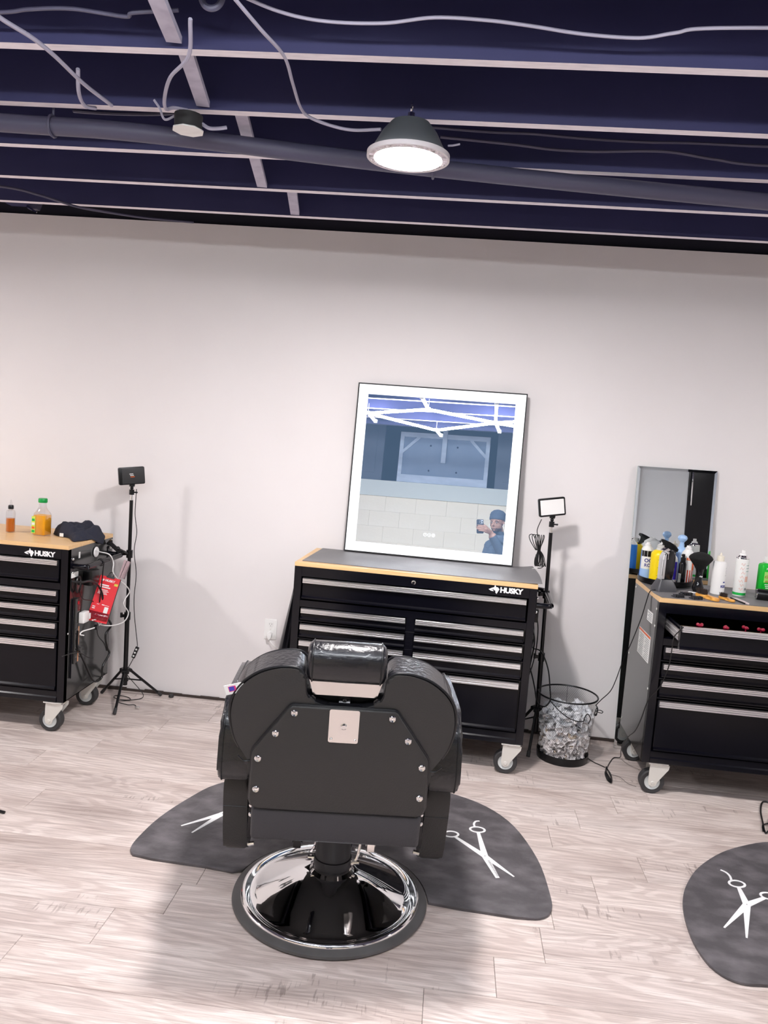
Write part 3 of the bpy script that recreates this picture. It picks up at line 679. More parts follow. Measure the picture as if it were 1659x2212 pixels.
# roll shaped headrest pad
G().box(-.10, .10, .045, .075, .33, .43, .004, M=BM, seg=1).o('notch_backing', matte_bk, bc)  # black box added to darken the see-through notch behind the post
hprof = [(-.034, -.052), (-.046, -.02), (-.044, .018), (-.026, .044), (.006, .056), (.040, .046), (.058, .018), (.058, -.02), (.044, -.048), (.0, -.056)]
pr = smooth_path([(a, b, 0) for a, b in hprof], 4, closed=True)
g = G(); secs = []
for x, k in ((-.117, .0), (-.1168, .62), (-.112, .84), (-.104, .965), (-.098, 1.0), (-.05, 1.0), (0, 1.01), (.05, 1.0), (.098, 1.0), (.104, .965), (.112, .84), (.1168, .62), (.117, 0)):
    if k == 0: secs.append([g.bm.verts.new(bp(x, .466, .04))]); continue
    secs.append([g.bm.verts.new(bp(x, .466+b.y*k, .035+b.x*k)) for b in pr])
for a, b in zip(secs, secs[1:]):
    m = max(len(a), len(b))
    for i in range(m):
        if len(a) == 1: g.bm.faces.new((a[0], b[i], b[(i+1) % m]))
        elif len(b) == 1: g.bm.faces.new((a[i], b[0], a[(i+1) % m]))
        else: g.bm.faces.new((a[i], b[i], b[(i+1) % m], a[(i+1) % m]))
hd = g.o('headrest', vinyl, bc, sm=60)
for x in (-.100, .100): G().tube([bp(x, .466+b.y*1.012, .035+b.x*1.012) for b in pr], .0022, 6, closed=True).o('headrest_seam', piping_m, hd)
# brand tag on the left lobe
tg = G().box(-.024, .034, -.001, .001, -.015, .015, M=BM @ Matrix.Translation((-.326, -.004, .376)) @ Matrix.Rotation(-.30, 4, 'Y')).o('fabric_tag', label_wh, bc, sm=0)
G().box(-.011, .011, -.0018, -.001, -.008, .008, M=BM @ Matrix.Translation((-.328, -.004, .377)) @ Matrix.Rotation(-.30, 4, 'Y')).o('pink_square', mat('pink_print', (.75, .04, .22), .5), tg, sm=0)
G().box(-.009, .006, -.0024, -.0018, -.006, .007, M=BM @ Matrix.Translation((-.328, -.004, .377)) @ Matrix.Rotation(-.30, 4, 'Y')).o('blue_mark', mat('blue_print', (.06, .06, .45), .5), tg, sm=0)
# seat cushion
g = G(); g.box(-.245, .245, -.19, .33, .36, .50, .03, seg=4); g.o('seat_cushion', vinyl, bc, sm=50)
g = G(); g.box(-.23, .23, -.21, .30, .325, .36, .008); g.o('seat_base', matte_bk, bc)
# arms
for s in (-1, 1):
    armp = smooth_path([(-.212, .500, 0), (-.222, .545, 0), (-.216, .590, 0), (-.205, .655, 0), (-.165, .708, 0), (-.09, .728, 0), (.05, .732, 0), (.24, .730, 0), (.300, .715, 0), (.312, .690, 0), (.295, .660, 0), (.12, .630, 0), (-.02, .585, 0), (-.08, .520, 0), (-.12, .492, 0), (-.18, .488, 0)], 3, closed=True)
    x0, x1 = (.268, .376) if s > 0 else (-.376, -.268)
    a = G().prism([(p.x, p.y) for p in armp], x0, x1, M=YZ(0), bev=.018, seg=4).o('armrest', vinyl, bc, sm=60)
    e = s*.376; pa = [(e-s*.014, p.x*1.003, .61+(p.y-.61)*1.004) for p in armp]
    G().tube(pa, .0022, 5, closed=True).o('armrest_seam', piping_m, a)
    sd = smooth_path([(-.075, .205, 0), (-.105, .26, 0), (-.135, .37, 0), (-.145, .45, 0), (-.125, .495, 0), (-.06, .52, 0), (.15, .60, 0), (.27, .58, 0), (.30, .50, 0), (.26, .36, 0), (.14, .23, 0), (.04, .185, 0), (-.04, .185, 0)], 3, closed=True)
    x0, x1 = (.284, .362) if s > 0 else (-.362, -.284)
    b = G().prism([(p.x, p.y) for p in sd], x0, x1, M=YZ(0), bev=.014, seg=4).o('side_panel', vinyl_back, bc, sm=60)
    G().box(x0-.0005, x1+.0005, -.1375, .0, .372, .375, .001, seg=1).o('side_seam', piping_m, b)
    G().box(s*.255-.006 if s > 0 else -.275, s*.255+.02 if s > 0 else -.249, -.19, .20, .30, .50, .004).o('arm_bracket', frame_m, bc)
    for z in (.43, .40): G().ball((s*.262, -.232, z), .008, 10).o('hinge_bolt', chrome, bc)
    G().cyl((s*.255, -.150, .262), (s*.275, -.150, .258), .007, 10).o('side_bolt', chrome, bc)
# column and base
G().lathe([(.060, .150), (.061, .34), (.0, .34)], 40).lathe([(.052, .098), (.058, .110), (.064, .125), (.064, .150), (.060, .152)], 40).o('pump_column', mat('column_black', (.022, .022, .026), .45), bc)
G().lathe([(.0, .095), (.075, .092), (.078, .10), (.066, .112), (.052, .114)], 40).o('column_collar', chrome, bc)
prof = [(.302, .012), (.306, .022), (.300, .030), (.288, .031), (.276, .026), (.268, .025), (.25, .032), (.19, .056), (.13, .082), (.09, .098), (.072, .103), (.0, .103)]
g = G(); rings = []
NS = 96
for r, z in prof[:-1]:
    ring = []
    for k in range(NS):
        a = 2*PI*k/NS
        fold = 0
        if .09 < r < .26: fold = .0045*math.sin(PI*(r-.09)/.17)*abs(math.cos(a*4.0+.4))**.5
        ring.append(g.bm.verts.new((r*math.cos(a), r*math.sin(a), z+fold)))
    rings.append(ring)
for a, b in zip(rings, rings[1:]):
    for k in range(NS): g.bm.faces.new((a[k], a[(k+1) % NS], b[(k+1) % NS], b[k]))
g.bm.faces.new(rings[-1])
g.o('chrome_base', chrome, bc, sm=60)
G().lathe([(.300, .0), (.326, .0), (.332, .006), (.330, .013), (.318, .019), (.304, .021), (.298, .016), (.298, .004), (.300, .0)], 96).o('rubber_ring', mat('base_rubber', (.075, .07, .07), .5, noise=(9, (.10, .095, .095), .4, .7, A1)), bc)
# foot levers and footrest in front
G().cable([(-.075, .02, .150), (-.062, .0, .19), (-.055, .01, .30)], .005).cyl((-.085, .0, .140), (-.064, .0, .140), .008, 10).o('brake_rod', chrome, bc)
G().cable([(.062, -.005, .135), (.085, .0, .16), (.105, .02, .34)], .005).cyl((.06, .0, .125), (.09, .0, .13), .007, 10).o('lock_rod', satin, bc)
G().cable([(.05, .03, .14), (.07, .20, .12), (.07, .33, .10)], .009, 10).box(.02, .12, .33, .38, .092, .108, .006).o('pump_pedal', chrome, bc)
g = G().tube([(-.12, .26, .33), (-.12, .42, .17), (-.12, .46, .15)], .010, 10).tube([(.12, .26, .33), (.12, .42, .17), (.12, .46, .15)], .010, 10)
fr_ = g.o('footrest_frame', chrome, bc)
M = Matrix.Translation((0, .47, .155)) @ Matrix.Rotation(.5, 4, 'X')
G().box(-.17, .17, -.07, .07, -.008, .008, .006, M=M).o('footrest_plate', chrome, bc)
M = Matrix.Translation((0, .375, .33)) @ Matrix.Rotation(math.radians(62), 4, 'X')
G().box(-.20, .20, -.13, .13, -.03, .03, .02, M=M, seg=3).o('calf_pad', vinyl, bc, sm=50)
# back hinge brackets under the skirt
for x in (-.115, .115): G().box(x-.012, x+.012, -.22, -.12, .29, .345, .003).cyl((x-.016, -.19, .30), (x+.016, -.19, .30), .006, 8).o('hinge_bracket', satin if x > 0 else frame_m, bc)

# ================================================================== FLOOR MATS
def ellipse_ring(g, c, a, b, rot, th, z0, z1, n=28):
    ca, sa = math.cos(rot), math.sin(rot); pts = []
    for k in range(n):
        t = 2*PI*k/n; row = []
        for d in (-th/2, th/2):
            x, y = (a+d)*math.cos(t), (b+d)*math.sin(t); row.append((c[0]+ca*x-sa*y, c[1]+sa*x+ca*y))
        pts.append(row)
    vs = [[[g.bm.verts.new((p[0], p[1], z)) for p in r] for r in pts] for z in (z0, z1)]
    for k in range(n):
        j = (k+1) % n
        g.bm.faces.new((vs[1][k][0], vs[1][k][1], vs[1][j][1], vs[1][j][0]))
        g.bm.faces.new((vs[0][k][1], vs[1][k][1], vs[1][j][1], vs[0][j][1])); g.bm.faces.new((vs[0][k][0], vs[1][k][0], vs[1][j][0], vs[0][j][0]))
def bar2(g, a, b, w0, w1, z0, z1):
    a, b = Vector((*a, 0)), Vector((*b, 0)); d = (b-a).normalized(); n = Vector((-d.y, d.x, 0))
    P = [a+n*w0/2, a-n*w0/2, b-n*w1/2, b+n*w1/2]; g.prism([(p.x, p.y) for p in P], z0, z1)
MZ = .0100
def scissors(par, pivot, tipA, tipB, ringA, ringB, tail=None, comb=False):
    g = G(); z0, z1 = MZ-.001, MZ+.0008
    pv = Vector(pivot)
    def ext(t, r, wa, wb, z1):
        t, r = Vector(t), Vector(r)
        bar2(g, pv, t, wa, wb, z0, z1); d = (pv-r).normalized(); bar2(g, r+d*.028, pv, .014, .026, z0, z1+.0001)
    ext(tipA, ringA, .026, .015 if comb else .006, z1); ext(tipB, ringB, .026, .006, z1+.0003)
    g.lathe([(.0, 0), (.014, 0), (.014, .0024), (0, .0024)], 16, c=(pv.x, pv.y, z0))
    ellipse_ring(g, ringA, .030, .022, .3, .009, z0, z1); ellipse_ring(g, ringB, .030, .022, .1, .009, z0, z1)
    if tail:
        P = smooth_path([(*p, 0) for p in tail], 5)
        for a, b in zip(P, P[1:]): bar2(g, (a.x, a.y), (b.x, b.y), .008, .008, z0, z1)
    s = g.o('scissors_print', print_white, par, sm=0)
    if comb:
        k = G(); t, pvv = Vector(tipA), pv; d = (t-pvv); n = Vector((-d.y, d.x)).normalized()
        if (Vector(tipB)-t).dot(n) < 0: n = -n
        for i in range(20):
            p = pvv+d*(.22+.74*i/20); q_ = p+n*.0085; bar2(k, (p.x, p.y), (q_.x, q_.y), .0016, .0016, z1, z1+.0004)
        k.o('comb_teeth_print', floor_mat_m, s, sm=0)
    G().lathe([(0, 0), (.002, 0), (.002, .0004), (0, .0004)], 8, c=(pv.x, pv.y, z1+.0007)).o('pivot_print', floor_mat_m, s, sm=0)
arc = [(-.898, -1.664), (-.921, -1.625), (-.923, -1.544), (-.902, -1.386), (-.843, -1.198), (-.769, -1.05), (-.60, -.905), (-.40, -.825), (-.17, -.80), (.06, -.82), (.256, -.885), (.408, -.975), (.517, -1.126), (.588, -1.363), (.608, -1.576), (.603, -1.690), (.560, -1.745), (.47, -1.757)]
A_ = [(p.x, p.y) for p in smooth_path([(*p, 0) for p in arc], 4)]
A_ += [(.299, -1.748), (.20, -1.738)]
cc = (-.157, -1.76); RR = .336
cut = [(cc[0]+RR*math.cos(math.radians(t)), cc[1]+RR*math.sin(math.radians(t))) for t in range(4, 172, 6)]
A_ += cut+[(-.52, -1.697), (-.627, -1.683), (-.816, -1.677)]
fm = thing('floor_mat', 'dark grey half round anti-fatigue mat with white scissors under the barber chair', 'floor mat')
G().prism(A_, .0005, MZ, bev=.003, seg=2).o('mat_sheet', floor_mat_m, fm, sm=40)
scissors(fm, (.386, -1.392), (.427, -1.533), (.488, -1.512), (.255, -1.252), (.363, -1.190), None, True)
def invtail(par, P):
    g = G(); P = smooth_path([(*p, 0) for p in P], 5)
    for a, b in zip(P, P[1:]): bar2(g, (a.x, a.y), (b.x, b.y), .009, .008, MZ, MZ+.0008)
    g.o('scissors_print', print_white, par, sm=0)
invtail(fm, [(.352, -1.166), (.350, -1.145), (.358, -1.122), (.374, -1.115)])
scissors(fm, (-.672, -1.305), (-.798, -1.433), (-.741, -1.474), (-.57, -1.12), (-.50, -1.24))
fm2 = thing('floor_mat', 'dark grey half round mat with white scissors at the right edge', 'floor mat')
half = [(1.60, -1.0), (1.469, -1.062), (1.344, -1.150), (1.217, -1.286), (1.133, -1.422), (1.086, -1.539), (1.061, -1.674), (1.057, -1.801), (1.082, -1.905), (1.144, -1.950), (1.24, -1.945)]
full = half[::-1]
full = [(1.48, -1.94)]+full+[(1.822, -.95)]+[(3.644-x, y) for x, y in half]+[(2.16, -1.94)]
A_ = [(p.x, p.y) for p in smooth_path([(*p, 0) for p in full], 4)]
cut = [(1.822+.336*math.cos(math.radians(t)), -1.95+.336*math.sin(math.radians(t))) for t in range(6, 176, 8)]
G().prism(A_+cut, .0005, MZ, bev=.003, seg=2).o('mat_sheet', floor_mat_m, fm2, sm=40)
scissors(fm2, (1.318, -1.512), (1.186, -1.672), (1.245, -1.715), (1.331, -1.375), (1.425, -1.435))
invtail(fm2, [(1.318, -1.353), (1.322, -1.325), (1.316, -1.300), (1.300, -1.285)])

# ================================================================== OUTLET
ou = thing('wall_outlet', 'white duplex outlet on the wall left of the centre chest', 'outlet', (-.807, 0, .442))
G().prism(rounded(.071, .115, .004), 0, .005, M=XZ(0), bev=.0015).o('cover_plate', white_pl, ou)
for z in (.027, -.027):
    s_ = G().prism(rounded(.033, .030, .012, 5), .005, .0065, M=XZ(0) @ Matrix.Translation((0, z, 0))).o('socket', white_pl, ou)
    G().box(-.0075, -.0055, -.0069, -.0063, z+.000, z+.008).box(.0055, .0075, -.0069, -.0063, z, z+.008).cyl((0, -.0069, z-.007), (0, -.0062, z-.007), .0022, 8).o('slot', label_txt, s_)
G().cyl((0, -.0055, 0), (0, -.0065, 0), .003, 10).o('screw', zinc, ou)
pc = thing('power_plug', 'white plug with white cord in the lower socket beside the centre chest', 'plug', (-.807, 0, .415))
G().prism(smooth_path([(-.013, .006, 0), (0, .014, 0), (.013, .006, 0), (.010, -.016, 0), (.004, -.028, 0), (-.004, -.028, 0), (-.010, -.016, 0)], 3, closed=True) and [(p.x, p.y) for p in smooth_path([(-.013, .006, 0), (0, .014, 0), (.013, .006, 0), (.010, -.016, 0), (.004, -.028, 0), (-.004, -.028, 0), (-.010, -.016, 0)], 3, closed=True)], .007, .032, M=XZ(0), bev=.003).o('plug_body', white_pl, pc)
G().cable([(0, -.02, -.026), (.012, -.022, -.045), (.04, -.028, -.065), (.09, -.035, -.078), (.16, -.05, -.082), (.26, -.07, -.09)], .0028).o('cord', white_pl, pc)

# ================================================================== LIGHT STANDS
def round_bar(g, a, b, r): g.cyl(a, b, r, 10)
def light_stand(label, base, top, hubz, feet, jz, face, roll, lit, jr=.0105):
    bx, by = base; t = thing('light_stand', label, 'light stand', (bx, by, 0))
    tx, ty, tz = top; d = Vector((tx-bx, ty-by, tz))
    def at(z): return Vector((d.x*z/tz, d.y*z/tz, z))
    G().cyl(at(.10), at(jz[0]), .0125, 14).o('pole', black_pl, t)
    G().cyl(at(jz[0]), at(tz), .0095, 14).o('pole', black_pl, t)
    for z in jz:
        p = at(z); G().cyl(p-Vector((0, 0, .022)), p+Vector((0, 0, .020)), .017, 12).box(p.x-.034, p.x-.012, p.y-.007, p.y+.007, z-.010, z+.006, .003, seg=1).cyl((p.x-.034, p.y, z-.012), (p.x-.034, p.y, z+.014), .007, 8).o('locking_collar', black_pl, t)
    hb = at(hubz)
    hbo = G().cyl(hb-Vector((0, 0, .018)), hb+Vector((0, 0, .012)), .021, 12).cyl(hb-Vector((0, 0, .060)), hb-Vector((0, 0, .045)), .018, 12).o('hub', black_pl, t)
    for f in feet:
        F = Vector((f[0]-bx, f[1]-by, .008)); dr = Vector((F.x-hb.x, F.y-hb.y, 0)).normalized()
        A = hb+dr*.025
        g = G(); g.cyl(A, F, .0075, 10)
        m = A.lerp(F, .42); round_bar(g, hb+dr*.018-Vector((0, 0, .052)), m, .004)
        g.cyl(A-dr.cross(Vector((0, 0, 1)))*.013, A+dr.cross(Vector((0, 0, 1)))*.013, .010, 10)
        lg = g.o('leg', black_pl, t)
        G().cyl(F+(A-F).normalized()*.03, F-(A-F).normalized()*.002, .0095, 10).o('rubber_foot', rubber, lg)
        for q_ in (m, A): G().ball(q_, .0062, 8).o('rivet', zinc, lg)
    T = at(tz)
    G().cyl(T, T+Vector((0, 0, .022)), .0075, 12).lathe([(0, .022), (.0045, .022), (.0045, .032), (0, .032)], 10, c=T).o('spigot', chrome, t)
    b0 = T+Vector((0, 0, .030))
    bh = G().cyl(b0, b0+Vector((0, 0, .028)), .0135, 14).ball(b0+Vector((0, 0, .036)), .0095, 12).cyl(b0+Vector((.012, 0, .014)), b0+Vector((.026, 0, .014)), .004, 8).ball(b0+Vector((.028, 0, .014)), .0055, 8).cyl(b0+Vector((0, 0, .044)), b0+Vector((0, 0, .053)), .014, 14).o('ball_head', black_pl, t)
    Mx = Matrix.Translation(b0+Vector((0, 0, .053))) @ Matrix.Rotation(face, 4, 'Z') @ Matrix.Rotation(roll, 4, 'Y')
    w_, h_ = .138, .094
    bd = G().prism(rounded(w_, h_, .008), -.0095, .0095, M=Mx @ Matrix.Translation((0, 0, h_/2+.003)) @ XZ(0), bev=.002).box(-.014, .014, -.008, .008, -.006, .006, .002, M=Mx, seg=1).o('light_panel', black_pl, t)
    if lit: G().prism(rounded(w_-.016, h_-.018, .002, 2), .0095, .0105, M=Mx @ Matrix.Translation((0, 0, h_/2+.003)) @ XZ(0)).o('diffuser', white_pl, bd, sm=0)
    else:
        G().prism(rounded(w_-.016, h_-.018, .002, 2), -.0110, -.0095, M=Mx @ Matrix.Translation((0, 0, h_/2+.003)) @ XZ(0)).o('diffuser', white_pl, bd, sm=0)
        G().prism(rounded(w_-.020, h_-.010, .004, 2), .0095, .0145, M=Mx @ Matrix.Translation((.006, 0, 0)) @ Matrix.Translation((0, 0, h_/2+.003)) @ XZ(0), bev=.0015).o('rear_cover', mat('dark_grey_plastic', (.035, .035, .037), .5), bd)
        for k, (wd, cc_) in enumerate(((.020, label_wh), (.026, label_wh), (.034, orange_m))): G().box(-wd/2-.004+.006*k, wd/2-.004, -.0155, -.0145, h_/2+.012-.008*k, h_/2+.0155-.008*k, M=Mx).o('print_line', cc_, bd, sm=0)
    return t, at, Mx
s1, at1, MX1 = light_stand('black tripod light stand with its lamp back turned, beside the left chest', (-1.562, -.19), (-.010, 0, 1.128) and (-1.572, -.19, 1.128), .182,
                     [(-1.531, -.389), (-1.411, -.040), (-1.735, -.095)], (.49, .835), .66, -.10, False)
s2, at2, MX2 = light_stand('black tripod light stand with white panel facing us, beside the centre chest', (.690, -.240), (.666, -.240, 1.150), .222,
                     [(.645, -.362), (.800, -.085), (.545, -.120)], (.50, .83), .18, -.16, True)
# phone clamp on the left stand
ph = G()
ph.cyl((-.012, -.01, .835), (-.055, -.045, .865), .007, 10).ball((-.055, -.045, .865), .013, 12)
M = Matrix.Translation((-.065, -.06, .872)) @ Matrix.Rotation(.75, 4, 'Z') @ Matrix.Rotation(.75, 4, 'Y')
ph.box(-.048, .048, -.006, .006, -.011, .011, .003, M=M, seg=1).box(-.050, -.040, -.022, .006, -.017, .017, .003, M=M, seg=1).box(.040, .050, -.022, .006, -.017, .017, .003, M=M, seg=1)
ph.o('phone_holder', black_pl, s1)
# left stand cable with inline remote
lc = thing('light_cable', 'thin black cable with inline switch hanging down the left light stand', 'cable')
G().cable([(-1.548, -.185, 1.19), (-1.556, -.17, 1.053), (-1.542, -.17, .952), (-1.552, -.17, .849), (-1.535, -.17, .722), (-1.541, -.17, .592), (-1.534, -.17, .488), (-1.512, -.17, .340), (-1.508, -.175, .318)], .0022, 5).o('cord', black_pl, lc)
M = Matrix.Translation((-1.514, -.185, .287)) @ Matrix.Rotation(.36, 4, 'Y')
ru = G().box(-.010, .010, -.006, .006, -.034, .034, .003, M=M).o('inline_switch', black_pl, lc)
for z in (-.02, 0, .02): G().cyl(M @ Vector((0, -.006, z)), M @ Vector((0, -.0075, z)), .0055, 12).o('switch_button', label_wh, ru)
G().cable([(-1.522, -.185, .256), (-1.535, -.21, .215), (-1.548, -.215, .19), (-1.552, -.17, .14), (-1.51, -.12, .06), (-1.49, -.10, .015), (-1.503, -.131, .004), (-1.569, -.167, .004), (-1.637, -.150, .004), (-1.645, -.113, .004), (-1.600, -.110, .004), (-1.560, -.13, .005), (-1.54, -.17, .006), (-1.60, -.20, .004), (-1.528, -.231, .004), (-1.493, -.222, .004), (-1.468, -.25, .004)], .0022, 5).o('cord', black_pl, lc)
G().box(-1.470, -1.445, -.272, -.255, .002, .010, .002).o('plug', chrome, lc)
# right stand cable bundle
rc = thing('light_cable', 'coiled black cable with white plug hanging from the right light panel', 'cable')
G().cable([(.612, -.245, 1.215), (.598, -.24, 1.17), (.597, -.24, 1.146), (.603, -.25, 1.128)], .0022, 5).o('cord', black_pl, rc)
g = G()
for k in range(6):
    a = (k-2.5)*.008
    g.cable([(.606+a*.4, -.25, 1.055), (.598+a*1.6, -.252+a*.3, 1.10), (.596+a*1.9, -.25, 1.128), (.603+a*1.3, -.247, 1.133), (.610+a*.8, -.25, 1.10), (.614+a*.3, -.25, 1.055), (.617+a, -.252, 1.01), (.627+a*1.3, -.25, .975), (.636+a*.8, -.25, .985), (.628+a*.5, -.25, 1.03), (.616, -.25, 1.058)], .0022, 5, k=5)
g.o('cord_bundle', black_pl, rc)
G().box(-.008, .008, -.006, .006, -.03, .03, .003, M=Matrix.Translation((.606, -.258, 1.005))).o('inline_switch', black_pl, rc)
G().cable([(.636, -.25, .985), (.640, -.24, .968), (.630, -.215, .958), (.622, -.20, .955)], .0022, 5).o('cord', black_pl, rc)
G().box(-.017, .012, -.005, .005, -.0035, .0035, .001, M=Matrix.Translation((.605, -.20, .9505)) @ Matrix.Rotation(-.3, 4, 'Y')).o('white_plug', white_pl, rc)

# ================================================================== WASTE BIN
wbn = thing('waste_bin', 'black wire mesh waste bin half full of clear plastic and tissue', 'waste bin', (.824, -.300, 0))
R0, R1, HH = .127, .150, .335
g = G(); NW = 96; ST = 22
for sgn in (-1, 1):
    for k in range(NW):
        a0 = 2*PI*k/NW; prev = None
        for i in range(ST+1):
            f = i/ST; a = a0+sgn*f*1.25; r = R0+(R1-R0)*f; z = .035+f*(HH-.040); w2 = .0009/r
            c = [g.bm.verts.new((r*math.cos(a-w2/2), r*math.sin(a-w2/2), z)), g.bm.verts.new((r*math.cos(a+w2/2), r*math.sin(a+w2/2), z))]
            if prev: g.bm.faces.new((prev[0], prev[1], c[1], c[0]))
            prev = c
o = g.o('wire_mesh', mat('wire_black', (.05, .05, .052), .45, .3), wbn, sm=0, rec=False); o['kind'] = 'stuff'
G().tube([(R1*math.cos(a), R1*math.sin(a), HH) for a in [2*PI*k/56 for k in range(56)]], .0045, 8, closed=True).o('top_rim', black_pl, wbn)
G().lathe([(0, .004), (R0-.004, .004), (R0+.002, 0), (R0+.005, .038), (R0+.002, .040), (R0-.001, .010), (0, .010)], 56).o('base_band', black_pl, wbn)
G().box(-.0008, .0008, -.0006, .0006, 0, .295, M=Matrix.Translation((.02, R0+.002, .038)) @ Matrix.Rotation(-.078, 4, 'X')).o('side_seam', black_pl, wbn, sm=0)
random.seed(11)
tm1 = mat('crumpled_tissue', (.90, .86, .86), .7); tm2 = mat('crumpled_film', (.90, .91, .94), .18, trans=.2); tm3 = mat('crumpled_tan', (.62, .50, .38), .7); tm4 = mat('crumpled_grey', (.50, .47, .47), .6)
def crumple(name, mm, n, zlo, zhi, s0, s1):
    g = G()
    for _ in range(n):
        z = random.uniform(zlo, zhi); R = R0+(R1-R0)*z/HH-.012; a = random.uniform(0, 2*PI); r = R*math.sqrt(random.uniform(.25, 1))*.93
        c = Vector((r*math.cos(a), r*math.sin(a), z)); m = random.randint(4, 6); s = random.uniform(s0, s1)
        ax = Vector((random.gauss(0, 1), random.gauss(0, 1), random.gauss(0, 1))).normalized(); b = ax.orthogonal().normalized(); d = ax.cross(b)
        cv = g.bm.verts.new(c+ax*random.uniform(-.4, .4)*s); rg = []
        for k in range(m*2):
            t = PI*k/m; q_ = c+(b*math.cos(t)+d*math.sin(t))*s*random.uniform(.5, 1.15)+ax*random.uniform(-.35, .35)*s
            rr = math.hypot(q_.x, q_.y); lim = R0+(R1-R0)*max(q_.z, .012)/HH-.004
            if rr > lim: q_.x *= lim/rr; q_.y *= lim/rr
            q_.z = max(q_.z, .014); rg.append(g.bm.verts.new(q_))
        for k in range(m*2): g.bm.faces.new((cv, rg[k], rg[(k+1) % (m*2)]))
    o = g.o(name, mm, wbn, sm=0, rec=False); o['kind'] = 'stuff'
crumple('tissue_rubbish', tm1, 640, .015, .19, .012, .034); crumple('tan_rubbish', tm3, 60, .02, .17, .010, .026); crumple('grey_rubbish', tm4, 70, .015, .15, .008, .022)
crumple('plastic_rubbish', tm2, 260, .13, .262, .016, .042); crumple('tissue_rubbish', tm1, 60, .18, .25, .010, .022)

# ================================================================== CORDS ON THE RIGHT
k1 = thing('black_cable', 'thin black cord from the hair clipper stand down to the waste bin rim', 'cord')
G().cable([(1.168, -.478, .948), (1.148, -.486, .945), (1.128, -.480, .935), (1.121, -.460, .879), (1.111, -.440, .793), (1.089, -.40, .665), (1.064, -.36, .546), (1.047, -.33, .439), (1.030, -.312, .375), (.992, -.30, .322), (.968, -.30, .290)], .0024, 6).o('cord', black_pl, k1)
g = G()
for k in range(3): g.cable([(.968, -.30, .292), (.974, -.330+.006*k, .284), (.970, -.335, .262-.005*k), (.960, -.330, .250), (.966, -.320, .268), (.974, -.31, .285)], .0024, 6, k=5)
g.cable([(.969, -.318, .268), (.986, -.320, .274), (1.002, -.32, .268), (.998, -.32, .260), (.982, -.32, .262), (.969, -.318, .264)], .0022, 5).o('cord_knot', black_pl, k1)
k2 = thing('black_cable', 'thin black cord hanging from open drawer to a coil on the floor', 'cord')
G().cable([(1.195, -.86, .858), (1.178, -.885, .862), (1.166, -.885, .848), (1.158, -.84, .806), (1.172, -.78, .737), (1.176, -.745, .643), (1.158, -.715, .545), (1.118, -.700, .474), (1.098, -.681, .368), (1.098, -.60, .282), (1.098, -.494, .213), (1.105, -.36, .10), (1.130, -.25, .012), (1.096, -.251, .004), (1.051, -.351, .004), (1.025, -.43, .004)], .0024, 6).o('cord', black_pl, k2)
g = G()
for k in range(4): g.cable([(1.025, -.42, .005+k*.003), (1.012+.002*k, -.47, .006+k*.003), (1.010+.004*k, -.54, .006+k*.003), (1.022, -.568+.006*k, .006+k*.003), (1.036-.002*k, -.52, .006+k*.003), (1.040-.003*k, -.45, .006+k*.003), (1.030, -.40, .006+k*.003)], .0024, 6, k=5)
g.o('cord_coil', black_pl, k2)
G().cable([(1.028, -.385, .004), (1.0, -.355, .004), (.985, -.34, .004), (.962, -.30, .004), (.955, -.26, .004), (.90, -.12, .004)], .0024, 6).o('cord', black_pl, k2)
tag(G().cable([(1.045, -.462, .0022), (1.083, -.485, .0022), (1.105, -.545, .0022), (1.14, -.575, .0022)], .0014, 5).o('string', mat('grey_string', (.22, .19, .18), .7)), 'thin grey thread on the floor beside the coiled cord', 'string')
k3 = thing('black_cable', 'black cord looping from the centre chest side over the waste bin rim', 'cord')
G().cable([(.612, -.20, .72), (.622, -.26, .667), (.628, -.27, .607), (.622, -.30, .560), (.655, -.40, .568), (.688, -.46, .500), (.706, -.470, .401), (.712, -.465, .345), (.690, -.462, .312), (.658, -.43, .315), (.645, -.36, .370), (.630, -.31, .423), (.612, -.26, .47)], .0034, 6).o('cord', black_pl, k3)
G().cable([(.712, -.465, .345), (.760, -.468, .300), (.820, -.465, .262), (.880, -.455, .252), (.890, -.452, .275), (.905, -.44, .288), (.922, -.43, .262), (.915, -.43, .235)], .0024, 6).o('cord', black_pl, k3)
k4 = thing('black_cable', 'black cables hanging down the right side of the centre chest', 'cable')
G().cable([(.600, -.42, .70), (.612, -.44, .62), (.606, -.42, .52), (.600, -.38, .40), (.604, -.35, .30)], .004, 6).o('cord', black_pl, k4)
G().cable([(.602, -.50, .78), (.617, -.49, .70), (.620, -.47, .60), (.610, -.47, .52), (.602, -.44, .46)], .003, 6).o('cord', black_pl, k4)
G().box(.590, .612, -.50, -.43, .735, .80, .004).o('adapter', black_pl, k4)
k5 = thing('black_cable', 'black cable loop on the floor above the right floor mat', 'cable')
G().cable([(1.76, -.60, .004), (1.720, -.596, .004), (1.674, -.69, .004), (1.638, -.809, .004), (1.610, -.915, .005), (1.640, -.880, .010), (1.69, -.76, .004), (1.78, -.72, .004)], .004, 6).cable([(1.605, -.90, .006), (1.63, -.84, .006), (1.70, -.80, .006)], .003, 5).o('cord', black_pl, k5)
k6 = tag(G().cable([(-1.62, -1.46, .004), (-1.55, -1.47, .004), (-1.515, -1.478, .005)], .004, 6).cyl((-1.515, -1.478, .006), (-1.492, -1.482, .006), .006, 8).o('cable_tip', black_pl), 'black cable tip on the bare floor at the left edge', 'cable')
tag(G().lathe([(0, 0), (.013, 0), (.015, .006), (.011, .018), (0, .020)], 14, c=(-1.350, -.040, 0)).o('rubber_cap', rubber), 'tiny black rubber cap on the floor against the wall', 'cap')
